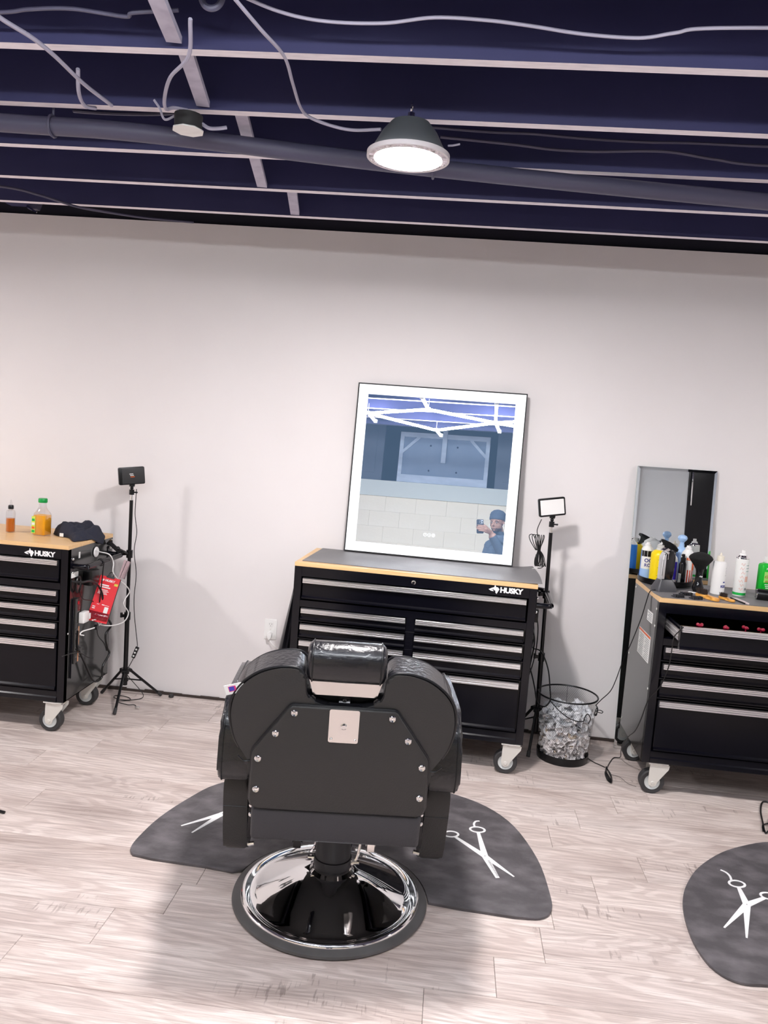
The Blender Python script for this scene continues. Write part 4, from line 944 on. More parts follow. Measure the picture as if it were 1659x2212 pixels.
# black barber cape hanging beside the centre chest
g = G(); cols = 20; rws = 16; vv = []
cyw, syw = math.cos(-.04), math.sin(-.04)
for j in range(rws+1):
    f = j/rws; z = .845-f*.66; row = []
    wdt = .012+.034*min(1, f*1.6)
    for i in range(cols+1):
        u = i/cols; a = u*2*PI
        lx_ = -.584-.014-wdt+wdt*(math.cos(a)*(1+.16*math.sin(5*a+2*f))); ly_ = .20+(.04+.10*min(1, f*1.3))*math.sin(a)*(1+.12*math.cos(7*a+f*3))
        row.append(g.bm.verts.new((cyw*lx_-syw*ly_, cy0-syw*0+.0234+syw*lx_+cyw*ly_, z)))
    vv.append(row)
for j in range(rws):
    for i in range(cols): g.bm.faces.new((vv[j][i], vv[j][i+1], vv[j+1][i+1], vv[j+1][i]))
g.bm.faces.new([v for v in vv[0][:-1]])
g.o('hanging_cape', mat('black_nylon', (.012, .012, .016), .35))
tag(bpy.data.objects['hanging_cape'], 'black cape hanging in folds on the left side of the centre chest', 'cape')

# ================================================================== THINGS AT THE LEFT CHEST
sx = -1.664
red = thing('tool_package', 'red cardboard tool package with white print hanging from left chest handle', 'package')
TLq, TRq, BRq, BLq = Vector((-1.611, -.42, .751)), Vector((-1.506, -.40, .730)), Vector((-1.558, -.46, .499)), Vector((-1.650, -.515, .538))
ux = (TRq-TLq).normalized(); uz = (TLq-BLq).normalized(); uz = (uz-ux*uz.dot(ux)).normalized(); uy = uz.cross(ux)
Wr = (TRq-TLq).length; Hr = (TLq-BLq).length
MR = Matrix(((ux.x, uy.x, uz.x, BLq.x), (ux.y, uy.y, uz.y, BLq.y), (ux.z, uy.z, uz.z, BLq.z), (0, 0, 0, 1)))
rcd = G().box(0, Wr, -.002, .002, 0, Hr, M=MR).o('card', red_m, red, sm=0)
G().box(0, .004, -.0025, .0025, 0, Hr, M=MR).box(Wr-.003, Wr, -.0025, .0025, 0, Hr, M=MR).o('dark_edge', matte_bk, red, sm=0)
RF = MR @ Matrix(((1, 0, 0, 0), (0, 0, -1, -.0022), (0, 1, 0, 0), (0, 0, 0, 1)))
g = G()
for (a, b, c, d_) in ((.016, .060, .186, .193), (.016, .070, .176, .182), (.016, .062, .164, .167), (.016, .068, .157, .160), (.016, .060, .150, .153), (.016, .064, .143, .146), (.055, .068, .088, .092), (.012, .026, .072, .076), (.012, .026, .063, .067), (.070, .092, .088, .090), (.008, .036, .040, .042), (.070, .086, .040, .043), (.03, .042, .088, .090)):
    G().prism([(a, c), (b, c), (b, d_), (a, d_)], 0, .0006, M=RF).o('print_line', print_white, rcd, sm=0)
G().prism([(.072, .050), (.092, .050), (.092, .082), (.072, .082)], 0, .0006, M=RF).o('picture_patch', label_wh, rcd, sm=0)
G().prism([(.084, .196), (.102, .196), (.102, .208), (.084, .208)], 0, .0006, M=RF).o('yellow_patch', mat('yellow_print', (.72, .62, .08), .5), rcd, sm=0)
G().prism([(.012, .214), (.018, .211), (.024, .209), (.030, .215), (.026, .222), (.020, .219)], 0, .0006, M=RF).o('wolf_emblem', print_white, rcd, sm=0)
text('HUSKY', .0155, 'brand_lettering', print_white, rcd, RF @ Matrix.Translation((.034, .2155, 0)), bold=.04, align='LEFT', ext=.0003)
G().box(.004, Wr-.004, -.014, -.003, .012, .050, .003, M=MR).o('clear_blister', mat('red_tint_blister', (.5, .03, .05), .1, trans=.6), red, sm=30)
for k in range(5): G().cyl(MR @ Vector((.014+.017*k, -.009, .018)), MR @ Vector((.022+.017*k, -.009, .042)), .0042, 8).o('tool_bit', chrome, red)
G().tube([MR @ Vector((Wr/2+.012*math.cos(a), 0, Hr+.012+.014*math.sin(a))) for a in [2*PI*k/14 for k in range(14)]], .002, 6, closed=True).box(Wr/2-.02, Wr/2+.02, -.004, .004, Hr-.006, Hr+.004, .001, M=MR, seg=1).o('hanger_tab', black_pl, red)
tb = tag(G().cyl((-1.530, -.375, .735), (-1.512, -.35, .825), .018, 16).o('tinted_tube', smoke_clear), 'translucent pink tube hanging behind the red package', 'tube')
# puck, strip, adapter, cables on the side panel
pk = thing('charging_puck', 'white round charging puck with white cable stuck on left chest side', 'charger', (sx+.004, -.405, .868))
G().lathe([(0, .006), (.024, .006), (.027, .003), (.027, 0), (0, 0)], 28, M=Matrix.Rotation(PI/2, 4, 'Y')).o('puck', white_pl, pk)
G().cable([tuple(Vector(p)-Vector((sx+.004, -.405, .868))) for p in [(-1.655, -.42, .882), (-1.63, -.43, .875), (-1.575, -.434, .866), (-1.565, -.403, .820), (-1.562, -.41, .773), (-1.555, -.37, .731), (-1.55, -.28, .682), (-1.55, -.215, .632), (-1.565, -.235, .592), (-1.565, -.25, .565), (-1.555, -.205, .510), (-1.555, -.26, .475), (-1.57, -.37, .478), (-1.59, -.47, .505), (-1.60, -.50, .535), (-1.60, -.545, .545)]], .0032, 6).o('cord', white_pl, pk)
G().cable([tuple(Vector(p)-Vector((sx+.004, -.405, .868))) for p in [(-1.60, -.50, .56), (-1.59, -.47, .545), (-1.59, -.46, .515), (-1.60, -.50, .498), (-1.62, -.60, .500), (-1.625, -.62, .488), (-1.62, -.59, .476)]], .0032, 6).o('cord', white_pl, pk)
ps = thing('power_strip', 'black power strip with socket rows mounted on the left chest side', 'power strip', (sx+.001, -.600, .50))
G().box(0, .014, -.026, .022, -.165, .165, .003).o('strip_body', side_m, ps)
G().box(0, .008, -.040, -.034, -.235, .165, .001, seg=1).o('shadow_edge', frame_m, ps)  # thin dark bar painting the shadow and edge line beside the strip
G().box(.014, .0145, .008, .018, -.16, .02).o('orange_stripe', mat('copper_stripe', (.65, .32, .18), .5), ps, sm=0)
for k in range(6):
    z = -.145+.026*k; G().box(.014, .0148, -.018, -.014, z, z+.006).box(.014, .0148, -.008, -.004, z, z+.006).cyl((.014, -.011, z-.005), (.0148, -.011, z-.005), .002, 8).o('socket_slots', matte_bk, ps)
G().box(.014, .018, -.01, .004, .135, .150, .001, seg=1).o('power_switch', mat('red_switch', (.4, .01, .02), .4), ps)
ca = thing('wall_charger', 'white cube charger plugged into the black power strip', 'charger', (sx+.017, -.572, .565))
G().box(0, .030, -.030, .030, -.028, .028, .006, seg=3).o('charger_body', white_pl, ca, sm=50)
G().box(.005, .03, .030, .048, -.018, .012, .003).o('cable_plug', white_pl, ca)
bc1 = thing('black_cable', 'thick black cables draped over the handle and side of the left chest', 'cable')
G().cable([(-1.640, -.70, .768), (-1.61, -.66, .760), (-1.60, -.58, .752), (-1.595, -.505, .715), (-1.59, -.463, .658), (-1.59, -.451, .583), (-1.59, -.391, .520), (-1.59, -.342, .471), (-1.60, -.383, .426), (-1.60, -.354, .349), (-1.60, -.327, .311), (-1.61, -.379, .255), (-1.615, -.378, .192), (-1.63, -.44, .195), (-1.64, -.523, .310), (-1.645, -.60, .42), (-1.648, -.60, .50)], .0055, 8).o('cord', black_pl, bc1)
G().cable([(-1.60, -.48, .515), (-1.61, -.466, .48), (-1.61, -.444, .434), (-1.61, -.373, .378), (-1.61, -.34, .33)], .0025, 6).cable([(-1.648, -.757, .412), (-1.64, -.663, .403), (-1.635, -.588, .384), (-1.635, -.509, .340), (-1.635, -.444, .317)], .0025, 6).cable([(-1.648, -.585, .758), (-1.645, -.60, .70), (-1.64, -.57, .655), (-1.63, -.48, .625), (-1.625, -.47, .57)], .002, 6).o('thin_cord', black_pl, bc1)
G().tube([(-1.589+.018*math.cos(a), -.50, .835+.018*math.sin(a)) for a in [2*PI*k/14 for k in range(14)]], .0025, 6, closed=True).cable([(-1.572, -.50, .83), (-1.58, -.49, .78), (-1.59, -.48, .70), (-1.60, -.47, .62)], .003, 6).o('thin_cord', black_pl, bc1)
G().box(-1.662, -1.640, -.60, -.57, .395, .410, .003).o('inline_plug', black_pl, bc1)
G().tube([(-1.650, -.605+.024*math.cos(a), .735+.040*math.sin(a)) for a in [2*PI*k/18 for k in range(18)]], .005, 6, closed=True).o('cord_loop', black_pl, bc1)
ad = tag(G().box(-1.662, -1.615, -.535, -.445, .715, .790, .006).o('power_adapter', black_pl), 'black power adapter brick under the handle of the left chest', 'adapter')
tag(G().box(-1.661, -1.655, -.665, -.600, .775, .800, .001, seg=1).o('paper_tag', label_wh), 'small pale paper tag under the handle of the left chest', 'tag')
for i, (yy_, zz) in enumerate(((-.455, .545), (-.500, .498))):
    o = G().cyl((-1.606, yy_, zz), (-1.590, yy_, zz), .013, 14).o('usb_plug_end', black_pl if i else chrome); tag(o, ('black' if i else 'chrome')+' round plug end dangling near the white cube charger', 'plug')
# bottles on the left chest
ob = thing('oil_bottle', 'small clear bottle of amber oil with black twist cap on wooden top', 'bottle', (-2.106, -.440, H+.0005))
pr = [(0, 0), (.021, 0), (.0225, .003), (.0225, .098), (.020, .110), (.010, .118), (.010, .124)]
G().lathe(pr, 28).o('bottle_body', clear, ob)
G().lathe([(0, .003), (.0205, .003), (.0208, .072), (0, .072)], 28).o('oil', mat('amber_oil', (.72, .20, .02), .1, trans=.3, ior=1.3), ob)
G().lathe([(0, .124), (.0125, .124), (.0135, .120), (.0135, .134), (.011, .140), (0, .140)], 24).o('cap', black_pl, ob)
G().lathe([(.006, .140), (.0055, .150), (.0025, .164), (.001, .168), (0, .168)], 14).o('nozzle', clear, ob)
jbt = thing('juice_bottle', 'square clear bottle of orange juice with green cap on wooden top', 'bottle', (-1.930, -.450, H+.0005), -.1)
def sq_loft(secs, nm, m, par):
    g = G(); rs = []
    for (hw_, r, z) in secs: rs.append([g.bm.verts.new((x, y, z)) for x, y in rounded(2*hw_, 2*hw_, r, 5)])
    for a, b in zip(rs, rs[1:]):
        for k in range(len(a)): g.bm.faces.new((a[k], a[(k+1) % len(a)], b[(k+1) % len(a)], b[k]))
    g.bm.faces.new(rs[0][::-1]); g.bm.faces.new(rs[-1]); return g.o(nm, m, par, sm=60)
sq_loft([(.030, .008, 0), (.034, .010, .004), (.035, .012, .10), (.034, .018, .112), (.026, .024, .130), (.018, .0175, .146), (.0175, .0172, .160), (.021, .0205, .170)], 'bottle_body', clear, jbt)
sq_loft([(.029, .008, .003), (.0328, .010, .006), (.0335, .012, .098), (.0335, .014, .104)], 'juice', mat('orange_juice', (1.0, .46, .004), .35), jbt)
G().lathe([(.0205, .168), (.0225, .171), (.0225, .186), (.020, .190), (0, .190)], 32).o('cap', mat('green_cap', (.005, .32, .06), .35), jbt)
lb = G().box(-.0362, -.0352, -.030, .020, .012, .098).box(-.0362, -.016, -.0362, -.0352, .012, .098).o('label', mat('lime_label', (.62, .78, .10), .45), jbt, sm=0)
for k, (z, m_) in enumerate(((.080, green_m), (.060, label_wh), (.040, orange_m), (.022, green_m))): G().box(-.034, -.019, -.0368, -.0362, z-.006, z+.006).box(-.030, -.022, -.0372, -.0368, z-.003, z+.002).o('label_print', m_, lb, sm=0)
# dark cloth
random.seed(5)
import mathutils
g = G(); nx, ny = 46, 26; vv = []
def noise(x, y, s): return mathutils.noise.noise(Vector((x*s, y*s, 3.1)))
A0, A1_, B1, B0_ = Vector((-1.885, -.40)), Vector((-1.690, -.575)), Vector((-1.640, -.33)), Vector((-1.80, -.20))
for j in range(ny+1):
    row = []
    for i in range(nx+1):
        u, v = i/nx, j/ny; p = A0*(1-u)*(1-v)+A1_*u*(1-v)+B1*u*v+B0_*(1-u)*v
        edge = min(u, 1-u, v, 1-v); n1 = abs(noise(p.x, p.y, 11)); n2 = abs(noise(p.x+4, p.y, 24))
        hgt = (.010+.038*(1-u)*1.1+.05*n1+.018*n2)*min(1, edge*7)**.6+.002
        p2 = p+Vector((noise(p.x, p.y, 9), noise(p.x+9, p.y, 9)))*.03*(1-min(1, edge*5)*.6)
        z = H+hgt
        over = p2.x-(-1.666)
        if over > 0: z = H+.006-over*1.4; p2.x = -1.666+min(over, .006)+.004
        row.append(g.bm.verts.new((p2.x, p2.y, z)))
    vv.append(row)
for j in range(ny):
    for i in range(nx): g.bm.faces.new((vv[j][i], vv[j][i+1], vv[j+1][i+1], vv[j+1][i]))
cl = g.o('dark_cloth', mat('navy_cloth', (.020, .022, .038), .85, bump=(300, .4, A1)), sm=60, rec=False)
sm_ = cl.modifiers.new('thickness', 'SOLIDIFY'); sm_.thickness = .002; sm_.offset = 1
tag(cl, 'crumpled dark navy cloth lying on the wooden top beside the juice bottle', 'cloth')
G().box(-1.826, -1.806, -.470, -.466, H+.004, H+.022, .001, M=None, seg=1).o('care_label', label_wh, cl, sm=0)

# ================================================================== THINGS ON THE RIGHT CHEST
Z0 = H+.0032
tr = thing('turntable_tray', 'black round turntable tray holding bottles on the right chest', 'tray', (1.258, -.236, Z0))
G().lathe([(0, 0), (.110, 0), (.112, .004), (.125, .006), (.132, .010), (.134, .030), (.131, .031), (.127, .012), (0, .010)], 56).o('tray_dish', black_pl, tr)
ZT = Z0+.0105
def band(par, r, z0, z1, a0, a1, m, name='label', n=14):
    g = G().lathe([(r, z0), (r, z1)], n, a0=a0, a1=a1); return g.o(name, m, par, sm=60)
FR = -PI/2+.28   # direction from the right chest towards the camera
def ctext(s, size, par, r, z, m, a=FR, name='lettering', bold=.02, sx=1.):
    M = Matrix.Rotation(a+PI/2, 4, 'Z') @ XZ(0) @ Matrix.Translation((0, z, r))
    return text(s, size, name, m, par, M, bend=r, bold=bold, ext=.0003, sx=sx)
blue_l = mat('bright_blue', (.02, .22, .75), .4); pale_b = mat('pale_blue', (.36, .55, .86), .4); yel = mat('yellow_plastic', (.93, .68, .002), .35)
# white and blue aerosol
t = thing('aerosol_can', 'white and blue aerosol can partly hidden behind the yellow bottle', 'aerosol can', (1.163, -.215, ZT))
G().lathe([(0, 0), (.028, 0), (.030, .003), (.030, .150), (.027, .160), (.016, .170), (.015, .174)], 32).o('can_body', label_wh, t)
G().lathe([(.014, .172), (.017, .174), (.017, .178), (.010, .182), (.010, .190), (0, .190)], 20).o('spray_cap', white_pl, t)
band(t, .0303, .005, .055, FR-1.6, FR+1.6, pale_b); band(t, .0303, .118, .148, FR-2.2, FR+2.2, black_pl); band(t, .0304, .005, .150, FR+1.6, FR+2*PI-1.6, blue_l)
ctext('OO', .026, t, .0306, .098, blue_ink, FR-.2, bold=.03); ctext('RCE', .022, t, .0306, .074, blue_ink, FR-.2, bold=.03)
# yellow bottle
t = thing('yellow_bottle', 'bright yellow wide bottle on the turntable tray', 'bottle', (1.205, -.292, ZT))
G().lathe([(0, 0), (.038, 0), (.042, .004), (.042, .135), (.040, .148), (.030, .160), (.020, .164)], 40).o('bottle_body', yel, t)
G().lathe([(.020, .163), (.020, .170), (.017, .172), (.017, .188), (0, .190)], 24).o('cap', mat('grey_cap', (.62, .62, .60), .4), t)
band(t, .0423, .03, .14, FR+.55, FR+.95, label_wh); band(t, .0425, .05, .13, FR+.62, FR+.80, blue_ink)
for k in range(3): band(t, .0423, .118-.04*k, .1195-.04*k, FR-.7, FR-.3, mat('olive_print', (.35, .28, .02), .5), 'print_line')
# white jug with light blue pump seen behind
t = thing('white_jug', 'white jug with rounded shoulder behind the black trigger sprayer', 'bottle', (1.262, -.180, ZT))
G().lathe([(0, 0), (.044, 0), (.047, .004), (.047, .155), (.040, .178), (.022, .190), (.014, .194), (.014, .200), (0, .200)], 36).o('jug_body', white_pl, t)
band(t, .0473, .03, .14, FR-.2, FR+1.2, mat('violet_blue', (.05, .03, .45), .5))
t = thing('pump_bottle', 'light blue bottle with mushroom shaped pump beside the white jug', 'bottle', (1.339, -.180, ZT))
G().lathe([(0, 0), (.024, 0), (.027, .003), (.027, .150), (.022, .168), (.012, .178), (.012, .190)], 30).o('bottle_body', mat('light_blue_plastic', (.40, .60, .90), .35), t)
G().lathe([(.010, .188), (.010, .200), (.022, .214), (.024, .222), (.020, .232), (.008, .238), (0, .239)], 26).o('pump_head', mat('light_blue_plastic', (.4, .6, .9), .35), t)
# trigger sprayer
t = thing('trigger_sprayer', 'spray bottle with large black trigger head between yellow and black bottles', 'spray bottle', (1.274, -.262, ZT), .1)
G().lathe([(0, 0), (.027, 0), (.030, .003), (.030, .110), (.026, .128), (.013, .145), (.013, .152)], 30).o('bottle_body', white_pl, t)
band(t, .0303, .02, .11, -PI/2-.8, -PI/2+.8, mat('violet_blue', (.05, .03, .45), .5))
G().lathe([(.016, .142), (.017, .146), (.017, .160), (.012, .165), (0, .165)], 20).o('collar', black_pl, t)
g = G().prism([(.022, .158), (.026, .170), (.010, .190), (-.020, .205), (-.048, .216), (-.062, .218), (-.066, .208), (-.056, .200), (-.048, .196), (-.052, .176), (-.068, .158), (-.078, .150), (-.060, .152), (-.040, .168), (-.022, .176), (-.008, .168), (-.008, .158)], -.010, .010, M=XZ(0), bev=.003)
g.o('trigger_head', black_pl, t)
# black pump spray
t = thing('black_sprayer', 'slim black spray bottle in front of the orange and white can', 'spray bottle', (1.317, -.305, ZT))
G().lathe([(0, 0), (.0165, 0), (.018, .003), (.018, .105), (.014, .116), (.009, .120)], 26).o('bottle_body', mat('gloss_black', (.008, .008, .01), .12), t)
G().lathe([(.0125, .119), (.0125, .136), (.007, .139), (.007, .155), (0, .155)], 20).box(-.010, .0, -.004, .004, .146, .152).o('spray_head', black_pl, t)
band(t, .0183, .012, .058, FR-1.5, FR-.75, label_wh)
for k in range(7): band(t, .0185, .015+.006*k, .017+.006*k, FR-1.4, FR-.85, black_pl, 'print_line')
# orange and white aerosol
t = thing('aerosol_can', 'white and orange aerosol can at the right of the turntable tray', 'aerosol can', (1.350, -.262, ZT))
G().lathe([(0, 0), (.029, 0), (.032, .003), (.032, .140), (.028, .158), (.018, .172), (.015, .176)], 34).o('can_body', label_wh, t)
G().lathe([(.014, .174), (.016, .176), (.016, .184), (.010, .188), (.010, .194), (0, .194)], 18).o('spray_cap', white_pl, t)
band(t, .0323, .004, .075, FR-2.6, FR+2.6, mat('red_orange', (.62, .06, .02), .4)); band(t, .0324, .075, .112, FR+.25, FR+1.4, orange_m); band(t, .0323, .124, .136, FR-.7, FR+.5, orange_m)
ctext('SPRAY', .009, t, .0326, .130, label_wh, FR-.1, sx=1.)
# clipper in its charging stand
t = thing('hair_clipper', 'silver and black cordless hair clipper standing in grey charging base', 'hair clipper', (1.196, -.458, Z0), .28)
g = G(); pa = rounded(.104, .078, .012, 4); pb = rounded(.066, .048, .010, 4)
ra = [g.bm.verts.new((x, y, 0)) for x, y in pa]; rb = [g.bm.verts.new((x, y, .012)) for x, y in pa]; rc_ = [g.bm.verts.new((x, y, .056)) for x, y in pb]
for a, b in ((ra, rb), (rb, rc_)):
    for k in range(len(a)): g.bm.faces.new((a[k], a[(k+1) % len(a)], b[(k+1) % len(a)], b[k]))
g.bm.faces.new(ra[::-1]); g.bm.faces.new(rc_); g.o('charging_base', mat('slate_plastic', (.07, .07, .078), .35), t, sm=40)
body = [(-.030, .052), (-.029, .14), (-.028, .165), (-.016, .190), (.004, .202), (.022, .196), (.030, .178), (.031, .14), (.028, .052)]
g = G().prism([(p.x, p.y) for p in smooth_path([(a, b, 0) for a, b in body], 3)], -.020, .020, M=XZ(0), bev=.007, seg=3); g.o('clipper_body', mat('gloss_black', (.01, .01, .01), .1), t, sm=60)
g = G().prism([(-.031, .056), (-.031, .165), (-.020, .186), (-.012, .182), (-.012, .056)], -.0205, .0205, M=XZ(0), bev=.005, seg=3); g.o('silver_side', mat('silver_plastic', (.72, .72, .73), .25, .6), t, sm=60)
G().cyl((-.012, -.020, .186), (-.012, -.026, .186), .006, 12).box(-.0115, -.0085, -.0255, -.0235, .155, .186).o('taper_lever', chrome, t)
G().prism([(-.030, .196), (-.010, .208), (.002, .200), (-.018, .186)], -.018, .018, M=XZ(0)).o('blade', chrome, t, sm=0)
G().tube(smooth_path([(.030, -.012, .06), (.033, -.014, .12), (.033, -.012, .17), (.020, -.012, .196)], 5), .003, 6).o('chrome_trim', chrome, t)
# neck duster
t = thing('neck_duster', 'black neck duster brush standing on its round handle', 'brush', (1.370, -.405, Z0))
G().lathe([(0, 0), (.020, 0), (.026, .010), (.027, .024), (.021, .042), (.0165, .055), (.0165, .095), (.019, .108), (.022, .118)], 32).o('handle', mat('gloss_black', (.01, .01, .01), .1), t)
G().lathe([(.020, .112), (.030, .128), (.044, .146), (.054, .160), (.056, .166), (.050, .176), (.035, .187), (.018, .193), (0, .195)], 40).o('bristles', mat('black_bristle', (.006, .006, .006), .85, bump=(240, .8, (1, 1, .15))), t, sm=60)
ctext('clipper', .010, t, .0168, .078, label_wh, FR+.3, name='small_print')
# white squeeze bottle
t = thing('squeeze_bottle', 'tall white bottle with cream nozzle cap right of the black duster', 'bottle', (1.457, -.420, Z0))
G().lathe([(0, 0), (.029, 0), (.0315, .003), (.0315, .150), (.029, .158), (.016, .162)], 36).o('bottle_body', white_pl, t)
G().lathe([(.016, .160), (.017, .162), (.017, .182), (.0155, .186), (.006, .188), (.003, .202), (0, .202)], 22).o('nozzle_cap', mat('cream_plastic', (.84, .78, .66), .4), t)
ctext('KIDS', .016, t, .0318, .042, blue_ink, FR+.35, bold=.04)
for k in range(5): band(t, .0318, .130-.009*k, .132-.009*k, FR+.45+.1*(k % 2), FR+1.05, mat('grey_print', (.45, .45, .46), .6), 'print_line', 6)
band(t, .0318, .060, .066, FR+.15, FR+.55, blue_ink, 'print_line', 6)
# floral aerosol
t = thing('aerosol_can', 'white aerosol can with salmon squiggles and green band at its foot', 'aerosol can', (1.564, -.408, Z0))
G().lathe([(0, 0), (.028, 0), (.0295, .003), (.0295, .178), (.028, .183)], 36).o('can_body', label_wh, t)
G().lathe([(.0285, .180), (.0300, .182), (.0290, .187), (.022, .190), (.018, .196), (.016, .197)], 32).o('metal_dome', chrome, t)
G().lathe([(.015, .195), (.017, .198), (.015, .206), (.009, .208), (.009, .222), (0, .223)], 20).o('spray_cap', white_pl, t)
band(t, .0298, .006, .018, -PI, PI-.001, green_m, 'green_band', 40)
band(t, .0298, .072, .098, FR+.05, FR+1.2, mat('salmon_print', (.80, .48, .40), .5), 'salmon_patch')
for k in range(3): band(t, .0299, .150-.014*k, .152-.014*k, FR+.1, FR+1.2, mat('teal_print', (.05, .20, .18), .5), 'print_line')
for k in range(7):
    z = .035+.020*k; a0 = FR-.75+.12*math.sin(k*2.1); r = .0297
    P_ = [(r*math.cos(a0+.10*i), r*math.sin(a0+.10*i), z+.006*math.sin(i*1.5+k)) for i in range(7)]
    G().tube(smooth_path(P_, 3), .0009, 4).o('squiggle_print', mat('salmon_print', (.80, .48, .40), .5), t)
ctext('|||||', .012, t, .0299, .038, label_txt, FR+.35, name='barcode_print')
# green flat bottle
t = thing('green_bottle', 'green flat talc bottle with white flip cap at the right edge', 'bottle', (1.712, -.355, Z0), .15)
gb = mat('leaf_green', (.005, .50, .03), .35)
g = G(); rs = []
for hx, hy, z in ((.046, .022, 0), (.048, .024, .003), (.048, .024, .150), (.045, .022, .158), (.026, .018, .163)): rs.append([g.bm.verts.new((x, y, z)) for x, y in [(a*hx/.048, b*hy/.024) for a, b in rounded(.096, .048, .012, 4)]])
for a, b in zip(rs, rs[1:]):
    for k in range(len(a)): g.bm.faces.new((a[k], a[(k+1) % len(a)], b[(k+1) % len(a)], b[k]))
g.bm.faces.new(rs[0][::-1]); g.bm.faces.new(rs[-1]); g.o('bottle_body', gb, t, sm=50)
G().box(-.026, .026, -.019, .019, .163, .180, .003).prism([(-.024, .180), (.026, .180), (.020, .190), (-.010, .198), (-.022, .194)], -.015, .015, M=XZ(0), bev=.003).o('flip_cap', white_pl, t)
G().box(-.034, .034, -.0246, -.024, .070, .122).o('pale_panel', mat('pale_green', (.35, .72, .16), .5), t, sm=0)
text('PINAUD', .013, 'brand_lettering', label_wh, t, Matrix.Translation((0, -.0245, .136)) @ XZ(0), bold=.02, sx=1.1)
text('CLUBMAN', .0105, 'brand_lettering', mat('brown_print', (.35, .10, .01), .5), t, Matrix.Translation((0, -.0250, .0745)) @ XZ(0), bold=.03, sx=1.1)
text('Classic', .018, 'script_lettering', mat('brown_print', (.35, .10, .01), .5), t, Matrix.Translation((-.008, -.0250, .098)) @ XZ(0), shear=.4)
g = G()
for k in range(6): g.box(-.028+.003*(k % 3), .024-.004*(k % 2)*k/2, -.0248, -.024, .058-.0085*k, .0615-.0085*k)
g.o('print_lines', label_wh, t, sm=0)
# clear comb guards
def guard(label, x, y, rz, n=7, sc=1., tilt=0., grp=None):
    t = thing('clipper_guard', label, 'clipper guard', (x, y, Z0), rz)
    R = Matrix.Rotation(tilt, 4, 'X'); gm = mat('smoke_plastic', (.04, .04, .045), .15, spec=.7)
    G().box(-.024*sc, .024*sc, .0, .016*sc, 0, .006, .002, M=R, seg=1).o('guard_base', gm, t)
    for k in range(n): G().box(-.022*sc+.044*sc*k/(n-1)-.0011, -.022*sc+.044*sc*k/(n-1)+.0011, -.020*sc, .002, 0, .004+.010*sc*(1 if tilt == 0 else .4), M=R).o('guard_tooth', gm, t, sm=0)
guard('small black clipper guard nearest the front left of the mat', 1.222, -.602, .3)
guard('upright clipper guard with long teeth behind the other guards', 1.278, -.530, .15, 7, 1.1)
guard('black clipper guard between the duster and wooden brush', 1.300, -.612, .35, 8, 1.05)
tag(G().box(-.022, .022, -.009, .009, 0, .005, .002, M=Matrix.Translation((1.335, -.455, Z0)) @ Matrix.Rotation(-.6, 4, 'Z'), seg=1).o('white_clip', white_pl), 'small white plastic clip in front of the turntable tray', 'clip')
# wooden brushes and comb
def wood_brush(label, A, B, sc, cat='brush'):
    A, B = Vector(A), Vector(B); d = B-A; L = d.length; t = thing('bristle_brush', label, cat, (A.x, A.y, Z0), math.atan2(d.y, d.x))
    wm = mat('orange_wood', (.72, .30, .05), .35, noise=(10, (.80, .42, .09), .35, .7, (1, 8, 8)))
    out = [(0, 0), (.03, .30), (.18, .40), (.42, .38), (.54, .16), (.66, .13), (.80, .26), (.93, .28), (1, .10)]
    half_ = [(x*L, y*.05*sc) for x, y in out]; pl = smooth_path([(x, y, 0) for x, y in half_]+[(x, -y, 0) for x, y in half_[::-1][:-1]], 3, closed=True)
    G().prism([(p.x, p.y) for p in pl], .001, .014*sc, bev=.004*sc, seg=3).o('handle', wm, t, sm=60)
    g = G(); random.seed(4)
    for i in range(15):
        for j in range(6):
            x = (.04+.36*i/14)*L; y = (-.30+.60*j/5)*.05*sc*(1-abs(i-7)/16); dx, dy = random.uniform(-.003, .003), random.uniform(-.003, .003)
            g.tube([(x, y, .012*sc), (x+dx, y+dy, (.032+.004*random.random())*sc)], [.0013*sc, .0008*sc], 4)
    o = g.o('bristles', mat('dark_bristle', (.035, .022, .018), .8), t, sm=0); o['kind'] = 'stuff'
wood_brush('larger orange wooden beard brush with dark bristles near mat edge', (1.338, -.515), (1.392, -.640), 1.15)
wood_brush('smaller orange wooden brush between the larger brush and comb', (1.440, -.525), (1.468, -.622), .85)
t = thing('pocket_comb', 'small pale pink comb with black edge beside the smaller brush', 'comb', (1.508, -.505, Z0), math.radians(-80))
G().box(0, .065, -.016, .016, 0, .004, .0015, seg=1).prism([(.060, -.012), (.125, -.006), (.132, 0), (.125, .006), (.060, .012)], 0, .005).o('comb_body', mat('pale_pink_plastic', (.70, .58, .58), .4), t)
G().box(.0, .130, -.0185, -.0155, 0, .006, .001, seg=1).o('black_edge', black_pl, t)
# black cylinder appliance
t = thing('hair_dryer', 'black cylindrical hair tool lying on its side at the right edge', 'hair dryer', (1.622, -.470, Z0+.0262), -.20)
MY = Matrix.Rotation(PI/2, 4, 'Y')
G().lathe([(0, .004), (.020, .004), (.0235, 0), (.026, .006), (.026, .150), (.022, .175), (.018, .180), (0, .180)], 34, M=MY).o('barrel', black_pl, t)
G().lathe([(0, -.001), (.019, -.001), (.020, .002), (0, .002)], 30, M=MY).o('front_grille', mat('grille_grey', (.20, .20, .20), .35, .6, bump=(500, .6, A1)), t)
G().lathe([(.0200, -.002), (.0240, -.003), (.0240, .002), (.0200, .002), (.02, -.002)], 34, M=MY).o('chrome_ring', chrome, t)

